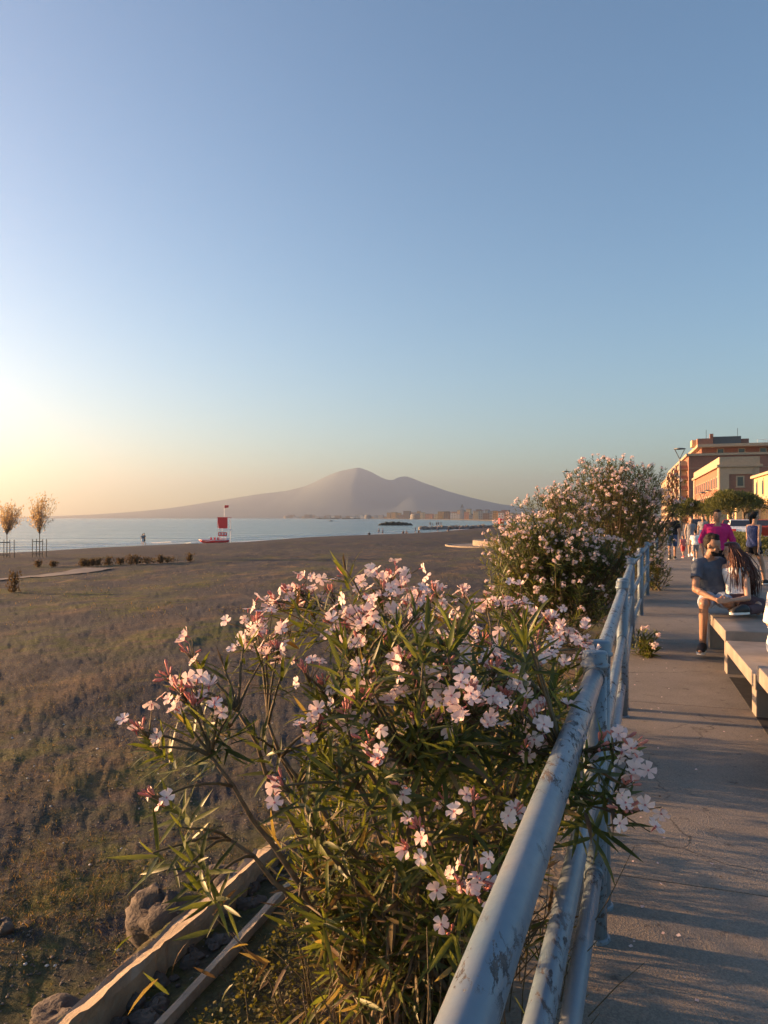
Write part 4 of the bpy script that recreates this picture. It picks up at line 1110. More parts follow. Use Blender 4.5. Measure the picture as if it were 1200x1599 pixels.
def make_body(J, mat, parent, voxel, female=False, fingers=True, face=(0,1,0), up=(0,0,1)):
    mb = MB(); s = J['s']; thin = .88 if female else 1
    mb.loft(torso_rings(J, 1, female=female), 16)
    capsule(mb, J['neck']-Vector((0,0,.03))*s, J['head']-Vector((0,0,.03))*s, .056*s*thin, .052*s*thin)
    head(mb, J['head']+Vector((0,0,.03))*s, face, up, s)
    for k in 'LR':
        capsule(mb, J['neck'].lerp(J['sho'+k],.4)-Vector((0,0,.02))*s, J['sho'+k]-Vector((0,0,.01))*s, .055*s*thin, .055*s*thin)
        capsule(mb, J['sho'+k], J['elb'+k], .052*s*thin, .040*s*thin); capsule(mb, J['elb'+k], J['wri'+k], .041*s*thin, .026*s*thin)
        mb.ball(J['elb'+k].lerp(J['wri'+k],.22), .043*s*thin)
        capsule(mb, J['hip'+k], J['knee'+k], .086*s, .056*s); capsule(mb, J['knee'+k], J['ank'+k], .053*s, .036*s)
        back = (J['hip'+k]+J['ank'+k])/2-J['knee'+k]; back = back.normalized() if back.length > .01 else Vector((0,-1,0))
        mb.ball(J['knee'+k].lerp(J['ank'+k],.28)+back*.012*s, (.054*s,.054*s,.085*s))
        t = J['toe'+k]; a = J['ank'+k]; hl = a+(a-t).normalized()*.05*s; hl.z = min(t.z,a.z)
        capsule(mb, a, (a+t)/2, .036*s, .034*s); capsule(mb, (hl+a)/2, t, .032*s, .028*s)
        hd = J.get('hdir'+k, norm(J['wri'+k]-J['elb'+k])); th = J.get('thumb'+k, Vector((0,1,0)))
        if fingers: hand(mb, J['wri'+k], hd, th, J.get('curl'+k,.35), palm_n=J.get('palm'+k), sc=s*.98)
        else: capsule(mb, J['wri'+k], J['wri'+k]+hd*.13*s, .03*s, .022*s)
    return remesh(mb, 'body', mat, parent, voxel, 3)
def tee(J, mat, parent, voxel, sleeve=.5, female=False, lo=-.02, k=1.10, name='shirt', hi=.97):
    mb = MB(); s = J['s']; mb.loft(torso_rings(J, k, lo, hi, female, .006), 18)
    if sleeve:
        for q in 'LR':
            a, b = J['sho'+q], J['elb'+q]; e = a.lerp(b, sleeve) if sleeve <= 1 else b
            capsule(mb, J['neck'].lerp(a,.35)-Vector((0,0,.02))*s, a, .062*s, .068*s); mb.tube([a-(e-a)*.05, a.lerp(e,.5), e], [.068*s,.066*s,.066*s], 12)
            if sleeve > 1: mb.tube([b, b.lerp(J['wri'+q], sleeve-1)], [.056*s,.046*s], 12)
    else:
        for q in 'LR': capsule(mb, J['neck'].lerp(J['sho'+q],.45)-Vector((0,0,.05))*s, J['neck'].lerp(J['sho'+q],.62)-Vector((0,0,.03))*s, .05*s, .048*s)
    return remesh(mb, name, mat, parent, voxel, 2, .014*s)
def pants(J, mat, parent, voxel, frac=.75, k=1.10, name='shorts', r1=.083):
    mb = MB(); s = J['s']; mb.loft(torso_rings(J, k, -.2, .2, False, .006), 16)
    for q in 'LR':
        a, b, c = J['hip'+q], J['knee'+q], J['ank'+q]
        f = min(frac,1); mb.tube([a-(b-a)*.12, a.lerp(b,.4*f), a.lerp(b,f)], [.095*s,.097*s,r1*s], 12)
        if frac > 1: mb.ball(b, .07*s); mb.tube([b-(c-b)*.05, b.lerp(c, frac-1)], [.068*s,.055*s], 12)
    return remesh(mb, name, mat, parent, voxel, 2, .012*s)
def shoe(J, q, upper, sole, parent):
    s = J['s']; a, t = J['ank'+q], J['toe'+q]; f = norm(t-a); fl = Vector((f.x,f.y,f.z*.0)); fl = norm(fl) if fl.length > .1 else Vector((0,1,0))
    if abs(f.z) > .7: fl = f
    zz = t.z-.012*s; heel = Vector((a.x,a.y,zz))-fl*.06*s; toe = Vector((a.x,a.y,zz))+fl*.205*s; heel.z = zz; toe.z = zz
    side = fl.cross(Vector((0,0,1))).normalized(); up = Vector((0,0,1))
    mb = MB(); rings = []
    for tt, w, h in ((0,.034,.040),(.12,.046,.054),(.35,.050,.060),(.55,.051,.050),(.8,.050,.036),(.96,.036,.024)):
        c = heel.lerp(toe, tt)+up*(h*.75)*s; rings.append((c, side, up, w*s, h*s))
    mb.loft(rings, 12); capsule(mb, heel.lerp(toe,.22)+up*.06*s, a+up*.02*s, .042*s, .043*s)
    o = mb.build('shoe', upper, parent, smooth=True)
    m2 = MB(); pr = []
    for tt, w in ((0,.026),(.1,.037),(.35,.038),(.6,.046),(.82,.046),(.95,.034),(1.01,.015)): pr.append((heel.lerp(toe,tt), w*s))
    L_ = [c+side*w for c, w in pr]; R_ = [c-side*w for c, w in pr][::-1]
    m2.prism([(p.x,p.y) for p in L_+R_], zz-.016*s, zz+.012*s); m2.build('sole', sole, o)
    return o
def hair_cap(J, mat, parent, face, voxel=.008, back=1.0, name='hair', extra=None, up=(0,0,1), top=1.0):
    s = J['s']; f = norm(face); u_ = Vector(up); c = J['head']+Vector((0,0,.03))*s; r_ = f.cross(u_); M_ = Matrix((r_, f, u_)).transposed(); mb = MB()
    mb.ball(c+u_*(.052)*s-f*.018*s, (.078*s,.090*s,.080*s*top), 16, 10, M=M_); mb.ball(c+u_*.098*s+f*.034*s, (.060*s,.060*s,.034*s*top), 12, 8, M=M_)
    mb.ball(c-f*.040*s+u_*.012*s, (.072*s,.058*s,.066*s), 12, 8, M=M_)
    if extra: extra(mb, c, f, r_, s)
    return remesh(mb, name, mat, parent, voxel*s, 1, .01)
def person_root(px, d, rz, label, group=None, z=0.0, cat='person'):
    q = P(px, 0, d); return empty('person', (q.x, q.y, z), rz, label, cat, group)
VX = .011
# man in black walking away
r = person_root(1050, 29.2, -.35, 'man in black t-shirt and denim shorts walking away along the promenade'); J = standing(1.76, .16, .01, .10)
make_body(J, M_SKIN, r, VX); tee(J, M_BLACKC, r, VX, .75, lo=-.12, k=1.2); pants(J, M_DENIM, r, VX, .95); hair_cap(J, M_HAIRD, r, (0,1,0)); [shoe(J,q,M_SHOEB,M_SHOEW,r) for q in 'LR']
# woman in grey dress
r = person_root(1079, 31.5, 3.0, 'woman in a sleeveless grey dress walking towards the camera'); J = standing(1.62, .10, 0, .06, True)
make_body(J, M_SKIN2, r, VX, True, face=(0,1,0)); tee(J, M_GREYC, r, VX, 0, True, -.1, 1.08, 'dress_top')
mb = MB(); s = J['s']; mb.loft([((0,0,.98*s),(1,0,0),(0,1,0),.15,.11),((0,0,.80*s),(1,0,0),(0,1,0),.20,.15),((0,.02,.52*s),(1,0,0),(0,1,0),.23,.19)],16); mb.build('skirt', M_GREYC, r, True)
hair_cap(J, M_HAIRR, r, (0,1,0)); [shoe(J,q,M_SHOEW,M_SHOEW,r) for q in 'LR']
# boy in white
r = person_root(1086, 28.5, -.3, 'small child in a white t-shirt and grey shorts running away'); J = standing(1.12, .22, .04, .2)
make_body(J, M_SKIN2, r, VX); tee(J, M_WHITE, r, VX, .7, lo=-.15, k=1.25); pants(J, M_GREYC, r, VX, .9); hair_cap(J, M_HAIRD, r, (0,1,0)); [shoe(J,q,M_SHOEW,M_SHOEW,r) for q in 'LR']
# toddler in pink
r = person_root(1067, 30.3, .3, 'toddler in pink beside the man in black'); J = standing(.88, .08, .0, .05)
make_body(J, M_SKIN2, r, VX); tee(J, M_PINKC, r, VX, .6, lo=-.15, k=1.2); pants(J, M_RED, r, VX, .9); hair_cap(J, M_HAIRR, r, (0,1,0)); [shoe(J,q,M_RED,M_SHOEW,r) for q in 'LR']
# another stroller further back
for px, d, hgt, m1, m2, lb in ((1098,40,1.66,M_GREYC,M_DENIM,'distant person in a grey top behind the child'),):
    r = person_root(px, d, 2.6, lb); J = standing(hgt, .12, 0, .08)
    make_body(J, M_SKIN2, r, .018, fingers=False); tee(J, m1, r, .016, .6); pants(J, m2, r, .016, 1.9, name='trousers'); hair_cap(J, M_HAIRD, r, (0,1,0), .014)
# man in magenta
r = person_root(1120, 15.8, 2.9, 'man in a magenta shirt standing behind the seated couple'); J = standing(1.74, .10, .0, .05, armout=.05)

make_body(J, M_SKIN, r, VX); tee(J, M_MAG, r, VX, 1.25, lo=-.1, k=1.28); pants(J, M_BLACKC, r, VX, 1.9, name='trousers'); hair_cap(J, M_HAIRD, r, (0,1,0)); [shoe(J,q,M_SHOEB,M_SHOEB,r) for q in 'LR']
# dark pushchair in front of him
# woman in navy tank top
r = person_root(1177, 18.3, -1.15, 'woman with a ponytail in a navy tank top and black shorts walking'); J = standing(1.72, .26, .01, .14, True)
make_body(J, M_SKIN2, r, VX, True); tee(J, M_NAVY, r, VX, 0, True, -.16, 1.14, 'tank_top'); pants(J, M_BLACKC, r, VX, .38, r1=.10)
def pony(mb, c, f, r_, s):
    capsule(mb, c-f*.09*s+Vector((0,0,.05)), c-f*.15*s-Vector((0,0,.02)), .032, .038); capsule(mb, c-f*.15*s-Vector((0,0,.02)), c-f*.14*s-Vector((0,0,.16)), .038, .018)
hair_cap(J, M_HAIRD, r, (0,1,0), extra=pony); [shoe(J,q,M_SHOEB,M_SHOEW,r) for q in 'LR']

# seated man (world orientation, origin on the path under his seat)
q = P(1112,0,9.15); O = Vector((q.x,q.y,0)); r = tag(empty('person', O), 'bearded young man in slate t-shirt and pale shorts sitting on the bench', 'person')
def W(px, py, d): return P(px,py,d)-O
J = dict(s=1.0, pelvis=W(1116,928,9.22), neck=W(1105,871,9.15), head=W(1112,857,9.08))
J['hipL'] = W(1126,934,9.16); J['hipR'] = W(1107,934,9.18)      # image right / left
J['shoL'] = W(1122,880,9.16); J['shoR'] = W(1089,882,9.12)
J['kneeR'] = W(1099,943,8.78); J['ankR'] = W(1097,1009,8.86); J['toeR'] = W(1093,1018,8.70)
J['kneeL'] = W(1138,942,8.80); J['ankL'] = W(1150,951,9.15); J['toeL'] = W(1158,953,9.25)
J['elbR'] = W(1086,920,8.98); J['wriR'] = W(1119,937,8.74); J['hdirR'] = norm(Vector((1,-.15,-.1))); J['thumbR'] = Vector((0,-.2,1)); J['curlR'] = .25; J['palmR'] = Vector((0,-.3,-1))
J['elbL'] = W(1146,905,9.28); J['wriL'] = W(1163,890,9.2); J['thumbL'] = Vector((0,0,1)); J['hdirL'] = norm(Vector((.5,-.6,0)))
fc = norm((.62,-.76,-.18))
make_body(J, M_SKIN, r, .007, face=fc, up=(0,0,1)); tee(J, M_SLATE, r, .009, .55, lo=-.05, k=1.14)
pants(J, M_PALE, r, .009, .80)
def quiff(mb, c, f, r_, s):
    mb.ball(c+Vector((0,0,.125))+f*.035, (.055,.055,.032)); mb.ball(c+Vector((0,0,.12))-f*.02, (.062,.062,.034))
hair_cap(J, M_HAIRD, r, fc, .007, extra=quiff)
mb = MB(); c = J['head']+Vector((0,0,.03)); rt = fc.cross(Vector((0,0,1))).normalized()
for a in np.linspace(-1.15,1.15,9):
    dv = (fc*math.cos(a)+rt*math.sin(a)); capsule(mb, c+dv*.058-Vector((0,0,.062)), c+dv*.048+fc*.014-Vector((0,0,.095)), .013, .013, 6)
remesh(mb, 'beard', M_HAIRD, r, .007, 2)
for k in (-1,1):
    mb = MB(); capsule(mb, c+fc*.088+rt*k*.018+Vector((0,0,.033)), c+fc*.076+rt*k*.048+Vector((0,0,.034)), .003, .002, 6); mb.build('eyebrow', M_HAIRD, r, True)
    mb = MB(); mb.ball(c+fc*.080+rt*k*.031+Vector((0,0,.012)), .0055); mb.build('eye', M_SHOEB, r, True)
shoe(J,'R',M_SHOEB,M_SHOEW,r)

# girl with long hair, back half turned, sitting sideways on the bench
q = P(1150,0,9.05); O = Vector((q.x,q.y,0)); r = tag(empty('person', O), 'girl with very long auburn hair in a white top leaning to the man', 'person')
J = dict(s=.93, pelvis=W(1152,932,8.95), neck=W(1148,878,9.0), head=W(1143,866,9.02))
J['hipL'] = W(1147,938,9.02); J['hipR'] = W(1158,938,8.86)
J['shoL'] = W(1130,886,9.08); J['shoR'] = W(1164,890,8.88)
J['kneeR'] = W(1194,948,8.80); J['ankR'] = W(1162,954,8.55); J['toeR'] = W(1144,956,8.50)
J['kneeL'] = W(1190,944,9.05); J['ankL'] = W(1174,952,8.80); J['toeL'] = W(1162,955,8.75)
J['elbR'] = W(1168,934,8.72); J['wriR'] = W(1138,938,8.66); J['hdirR'] = norm(Vector((-1,-.05,.0))); J['thumbR'] = Vector((0,0,1)); J['curlR'] = .2
J['elbL'] = W(1138,908,9.2); J['wriL'] = W(1124,900,9.38); J['thumbL'] = Vector((0,0,1)); J['hdirL'] = norm(Vector((-.3,.3,.8)))
fg = norm((-.75,.60,.0))
make_body(J, M_SKIN2, r, .007, True, face=fg); tee(J, M_WHITE, r, .009, 0, True, -.02, 1.08, 'top', .9)
pants(J, M_TIGHT, r, .009, 1.85, name='leggings')
shoe(J,'R',M_SHOEB,M_SHOEW,r)
hair_cap(J, M_HAIRR, r, fg, .007)
mb = MB(); hc = J['head']+Vector((0,0,.03)); rh = random.Random(4); rt = fg.cross(Vector((0,0,1))).normalized()
for i in range(420):
    a = rh.uniform(-1.75,1.9); dv = (-fg*math.cos(a)+rt*math.sin(a)); st = hc+dv*.070+Vector((0,0,rh.uniform(0,.08)))
    side = rh.uniform(-1,1); L_ = rh.uniform(.38,.60); out = dv*rh.uniform(.02,.07)+Vector((.05,-.035,0))*rh.uniform(.3,1.3)+Vector((rh.uniform(-.02,.03),0,0)); ph = rh.uniform(0,6)
    pts = [hc+dv*.045+Vector((0,0,.11)), st, st+out*.8-Vector((0,0,L_*.22)), st+out*1.2-Vector((0,0,L_*.45))+Vector((math.sin(ph)*.014,math.cos(ph)*.014,0)), st+out*1.5-Vector((0,0,L_*.72))+Vector((math.cos(ph)*.020,math.sin(ph)*.020,0)), st+out*1.5-Vector((0,0,L_))]
    mb.tube(pts, [.004,.005,.0052,.005,.004,.0012], 4)
mass = MB(); sd_ = Vector((rt.x, rt.y, 0)).normalized(); th_ = Vector((0,0,1)).cross(sd_)
rg = []
for dz, w_, t_, ox in ((.07,.06,.05,0),(.0,.085,.075,0),(-.12,.095,.07,.35),(-.25,.115,.06,.7),(-.38,.12,.05,1.0),(-.50,.09,.035,1.15),(-.56,.03,.015,1.2)):
    rg.append((hc-fg*.035+Vector((.05,-.035,0))*ox+Vector((0,0,dz)), sd_, th_, w_, t_))
mass.loft(rg, 18); hm_ = remesh(mass, 'long_hair', M_HAIRR, r, .008, 2, .02)
o_ = mb.build('hair_strands', M_HAIRR, hm_, True); o_['kind'] = 'stuff'

# person in white at the right edge, sitting on the low bench
O = Vector((3.44,6.6,0)); r = tag(empty('person', O), 'person in white, mostly cut off by the right edge, seated on the low bench', 'person')
Vv = lambda x,y,z: Vector((x,y,z))
J = dict(s=.96, pelvis=Vv(0,0,.47), neck=Vv(.03,.02,.96), head=Vv(.03,.0,1.10), hipL=Vv(.0,-.09,.46), hipR=Vv(0,.09,.46), shoL=Vv(.02,-.18,.92), shoR=Vv(.02,.20,.92),
 kneeL=Vv(.46,-.12,.48), kneeR=Vv(.46,.12,.48), ankL=Vv(.52,-.12,.09), ankR=Vv(.52,.12,.09), toeL=Vv(.68,-.12,.045), toeR=Vv(.68,.12,.045), elbL=Vv(-.03,-.27,.66), wriL=Vv(.15,-.20,.56), elbR=Vv(.0,.25,.66), wriR=Vv(.2,.16,.55))
J['hdirL'] = J['hdirR'] = Vv(1,0,-.1); J['thumbL'] = J['thumbR'] = Vv(0,0,1)
make_body(J, M_SKIN2, r, .011, face=(1,0,0)); tee(J, M_WHITE, r, .011, 1.4, lo=-.2, k=1.15); pants(J, M_WHITE, r, .011, 1.9, name='trousers'); hair_cap(J, M_HAIRD, r, (1,0,0)); [shoe(J,q,M_SHOEW,M_SHOEW,r) for q in 'LR']

# beach people (small)
proto = {}
def tiny(px, d, lab, m1, m2, rz=0, H_=1.72, z=None, sit=False, foot=None):
    q = P(px,0,d); zz = gz(q.x,q.y) if z is None else z
    r = tag(empty('person', (q.x,q.y,zz), rz), lab, 'person', 'people far off by the water')
    J = standing(H_, .1, 0, .08, armout=.05)
    if sit:
        dz = Vector((0,0,-.80))
        for k in list(J):
            if k in ('pelvis','neck','head','hipL','hipR','shoL','shoR','elbL','elbR','wriL','wriR'): J[k] = J[k]+dz
        for k_, sx in (('L',-1),('R',1)): J['knee'+k_] = Vector((sx*.14,.42,.42)); J['ank'+k_] = Vector((sx*.12,.62,.08)); J['toe'+k_] = Vector((sx*.12,.78,.04))
    make_body(J, M_SKIN, r, .03, fingers=False); tee(J, m1, r, .03, .5); pants(J, m2, r, .03, .8); hair_cap(J, M_HAIRD, r, (0,1,0), .02)
xx, dd = shore_hit(224, 7)
tiny(223.2, dd, 'person in light top standing on the shore left of the red tower', M_GREYC, M_WHITE, .2)
tiny(225.6, dd+.7, 'person in dark clothes embracing another on the shore left of the red tower', M_BLACKC, M_BLACKC, 2.5, 1.8)
far = [(577,1,0,'seated figure at the waterline, leftmost of the far group',1),(592,1,0,'standing dark figure at the waterline, left of a pair',0),(598,.5,0,'taller dark figure at the waterline, right of a pair',0),(630,3,0,'seated figure on the sand left of the jetty',1),(635,3,0,'crouching figure on the sand left of the jetty, right of a pair',1),(649,1,0,'person standing at the water near the jetty',0),(654,4,0,'seated person below the jetty tip',1),(684,4,0,'dark figure on sand in front of the jetty',0),(701,5,0,'pale figure on sand in front of the jetty',1),(718,6,0,'dark standing figure nearest the jetty root',0),(755,8,0,'dark figure on the sand beyond the jetty',0)]
for i, (px, off, z, lab, sit) in enumerate(far):
    xx, dd = shore_hit(px, off); tiny(px, dd, lab, [M_BLACKC,M_GREYC,M_NAVY][i%3], [M_BLACKC,M_DENIM][i%2], i*.9, 1.75, sit=bool(sit))
for px, lb in ((672,'leftmost bending person on the jetty rocks'),(676,'short person on the jetty rocks, second from left'),(682,'third person from the left on the jetty rocks'),(685,'fourth person from the left on the jetty rocks'),(689,'rightmost person on the jetty rocks')):
    t = (px-658)/142; c = j0.lerp(j1, t); tiny(px, c.y, lb, M_BLACKC, M_BLACKC, px, 1.7 if px != 676 else 1.2, z=SEA_Z+1.15)

# ------------------------------------------------------------ lifeguard tower and rescue boat
xx, dd = shore_hit(351, 2.5)
tw = empty('lifeguard_tower', (xx, dd, gz(xx,dd)), -.2, 'tall red and white lifeguard tower with flag at the water edge', 'lifeguard tower')
for sx in (-.75,.75):
    for sy in (-.75,.75):
        mb = MB(); mb.tube([(sx,sy,-.4),(sx,sy,4.4)], .05, 8); mb.build('leg', M_WPAINT, tw)
mb = MB(); mb.box((0,0,2.30),(1.8,1.8,.1)); mb.build('deck', M_WPAINT, tw)
mb = MB(); mb.add([(-.62,-.84,2.5),(.86,-.84,2.5),(.86,-.84,4.3),(-.9,-.84,4.3),(-.62,-.78,2.5),(.86,-.78,2.5),(.86,-.78,4.3),(-.9,-.78,4.3)], [(0,1,2,3),(7,6,5,4),(0,4,5,1),(1,5,6,2),(2,6,7,3),(3,7,4,0)]); mb.build('awning', M_RED, tw)
mb = MB(); mb.add([(-.9,-.78,2.6),(-.9,.84,2.6),(-.9,.84,4.3),(-.9,-.78,4.3)], [(0,3,2,1)]); mb.box((0,0,4.34),(1.85,1.75,.06)); mb.build('canopy', M_RED, tw)
mb = MB(); mb.box((0,-.80,1.55),(1.55,.05,.62)); mb.build('sign_board', M_RED, tw)
for i in range(3):
    mb = MB(); mb.box((-.5+.5*i,-.832,1.57),(.26,.012,.3)); mb.build('lettering', M_WPAINT, tw)
for z in (.35,.75,1.15,2.0):
    mb = MB(); mb.tube([(-.75,-.78,z),(.75,-.78,z)], .035, 6); mb.build('rung', M_WPAINT, tw)
mb = MB(); mb.tube([(-.75,-.76,.1),(.75,-.76,1.2)], .03, 6); mb.tube([(.75,-.72,.1),(-.75,-.72,1.2)], .03, 6); mb.build('brace', M_WPAINT, tw)
mb = MB(); mb.box((0,0,.55),(1.3,1.2,.8)); mb.build('locker', M_WPAINT, tw)
mb = MB(); mb.tube([(0,-.1,4.3),(0,-.1,6.4)], .04, 6); pole = mb.build('flag_pole', M_WPAINT, tw)
mb = MB(); vs = []
for i in range(7):
    for k in range(2): vs.append((.03+i*.12, -.1+.05*math.sin(i*1.2), 6.35-.5*k+(.12*i/6)*k))
mb.add(vs, [(2*i,2*i+1,2*i+3,2*i+2) for i in range(6)]); mb.build('flag', M_RED, pole)
bx_, bd2 = shore_hit(335, 2)
bt = empty('rescue_boat', (bx_, bd2, gz(bx_,bd2)+.05), .08, 'red rescue rowing boat pulled up beside the lifeguard tower', 'boat')
mb = MB(); mb.loft([((-2.5,0,.62),(0,1,0),(0,0,1),.05,.10),((-1.9,0,.38),(0,1,0),(0,0,1),.45,.30),((0,0,.30),(0,1,0),(0,0,1),.62,.30),((1.8,0,.34),(0,1,0),(0,0,1),.5,.28),((2.4,0,.45),(0,1,0),(0,0,1),.2,.2)], 12); mb.build('hull', M_RED, bt, True)
mb = MB(); mb.tube([(-2.5,0,.70),(-1.9,-.46,.58),(0,-.64,.52),(1.8,-.5,.55),(2.4,-.2,.62)], .05, 6); mb.build('gunwale', M_WPAINT, bt)
for x_ in (-.5,.1,.6):
    mb = MB(); mb.box((x_,0,.78),(.28,.5,.45),taper=.8); mb.build('seat', M_RED, bt)
mb = MB(); mb.tube([(.3,-.6,.6),(-1.2,-1.5,.35)], .03, 6); mb.build('oar', M_WPAINT, bt)
# second tower far off
q = P(783,0,215); t2 = empty('lifeguard_tower', (q.x,q.y,gz(q.x,q.y)), .2, 'far red and white lifeguard tower half hidden by the oleander', 'lifeguard tower'); t2.scale = (.7,.7,.85)
for sx in (-.7,.7):
    for sy in (-.7,.7):
        mb = MB(); mb.tube([(sx,sy,-.2),(sx,sy,3.0)], .06, 6); mb.build('leg', M_WPAINT, t2)
mb = MB(); mb.box((0,0,1.0),(1.5,1.5,.5)); mb.build('lower_panel', M_RED, t2)
mb = MB(); mb.box((0,0,2.7),(1.7,1.7,1.7)); mb.build('awning', M_RED, t2)
mb = MB(); mb.tube([(0,0,3.5),(0,0,5.0)], .05, 6); mb.build('flag_pole', M_RED, t2)

# ------------------------------------------------------------ young trees with stakes, dune shrubs
M_TL = leaf_mat('young_leaf', (.36,.25,.20), (.50,.37,.31), .4, .7)
def young_tree(px, d, H_, label, seed):
    rs = random.Random(seed); q = P(px,0,d); z0 = gz(q.x,q.y); r = empty('young_tree', (q.x,q.y,z0), 0, label, 'tree')
    mb = MB(); mb.tube([(0,0,-.1),(.02,0,.8),(0,.02,1.6)], [.035,.03,.025], 6); mb.build('trunk', M_WOOD, r)
    br = MB(); lf = []
    for i in range(46):
        a = rs.uniform(0,6.28); k = rs.uniform(.15,1); hh = rs.uniform(.62,1.0)*H_
        e = Vector((math.cos(a)*1.05*k+.45*(hh/H_-.5), math.sin(a)*.9*k, hh-.3*k*k)); p0 = Vector((0,0,1.5+rs.uniform(0,.3)))
        pts = branch_pts(p0, e, -.05, rs, 6, Vector((math.cos(a)*.55*k, math.sin(a)*.5*k, .8))); br.tube(pts, [.014,.012,.010,.008,.006,.004], 4)
        for j in range(34):
            t = rs.uniform(.35,1.05); b_ = pts[min(5,int(t*5))]+Vector((rs.gauss(0,.11),rs.gauss(0,.11),rs.gauss(0,.12)))
            lf.append((b_, rdir(rs,(.3,0,.8),.5), Vector((rs.uniform(-1,1),rs.uniform(-1,1),rs.uniform(-1,1))), rs.uniform(.09,.17)))
    tag(br.build('branches', M_WOOD, r), kind='stuff')
    M3 = frames(np.array([q_[1] for q_ in lf]), np.array([q_[2] for q_ in lf]))*np.array([q_[3] for q_ in lf])[:,None,None]
    T_, F_ = leaf_template(.1,.2,simple=True); V, F = scatter_mesh(T_, F_, M3, np.array([q_[0] for q_ in lf])); tag(np_obj('crown', V, F, M_TL, r), kind='stuff')
    st = empty('tree_stake_frame', (q.x,q.y,z0), 0, label.replace('young tree','stake frame round the young tree'), 'tree stakes')
    for sx in (-.34,.36):
        for sy in (-.3,.3):
            m_ = MB(); m_.tube([(sx,sy,-.2),(sx,sy,1.22)], .026, 6); m_.build('stake', M_WOOD, st)
    for z_ in (.2,1.05):
        m_ = MB(); m_.box((.01,-.3,z_),(.62,.03,.05)); m_.build('crossbar', M_WOOD, st)
young_tree(11, 52, 4.05, 'sparse young tree nearest the left edge of the beach', 1)
young_tree(62, 53, 4.45, 'taller sparse young tree, second from the left edge', 2)
M_DSH = leaf_mat('dune_shrub_leaf', (.055,.036,.022), (.10,.065,.038), .3, .8)
def dune_shrub(px, d, h, w, label, seed):
    rs = random.Random(seed); q = P(px,0,d); r = empty('dune_shrub', (q.x,q.y,gz(q.x,q.y)), 0, label, 'plant', 'small dry shrubs in a row across the beach')
    lf = []
    for i in range(240):
        t = rs.random(); b_ = Vector((rs.gauss(0,w*.32), rs.gauss(0,w*.32), h*t*rs.uniform(.6,1))); lf.append((b_, rdir(rs,(0,0,1),.5), Vector((rs.uniform(-1,1),rs.uniform(-1,1),rs.uniform(-1,1))), rs.uniform(.08,.16)))
    M3 = frames(np.array([q_[1] for q_ in lf]), np.array([q_[2] for q_ in lf]))*np.array([q_[3] for q_ in lf])[:,None,None]
    T_, F_ = leaf_template(.1,.16,simple=True); V, F = scatter_mesh(T_, F_, M3, np.array([q_[0] for q_ in lf])); tag(np_obj('foliage', V, F, M_DSH, r), kind='stuff')
    mb = MB()
    for i in range(7): a = rs.uniform(0,6.28); mb.tube([(0,0,-.05),(math.cos(a)*w*.15,math.sin(a)*w*.15,h*.5),(math.cos(a)*w*.3,math.sin(a)*w*.3,h*.9)], [.02,.014,.006], 4)
    mb.build('stems', M_WOOD, r)
labs = ['leftmost','second','third','fourth','fifth','sixth','seventh','eighth','ninth','tenth','eleventh','twelfth','rightmost']
for i, (px, h, w) in enumerate([(60,.40,.3),(84,.3,.3),(130,.45,.35),(137,.4,.3),(145,.4,.3),(153,.5,.4),(170,.55,.4),(189,.4,.4),(205,.6,.5),(214,.55,.4),(230,.4,.8),(251,.5,.3),(262,.35,.8),(297,.5,.3)]):
    lb = 'dry brown beach shrub, number %s from the left in the row' % ['one','two','three','four','five','six','seven','eight','nine','ten','eleven','twelve','thirteen','fourteen'][i]
    dune_shrub(px, 42+i*.25, h, w, lb, i+70)
dune_shrub(22, 26, .75, .3, 'tall dry weed standing alone at the left edge of the beach', 99)

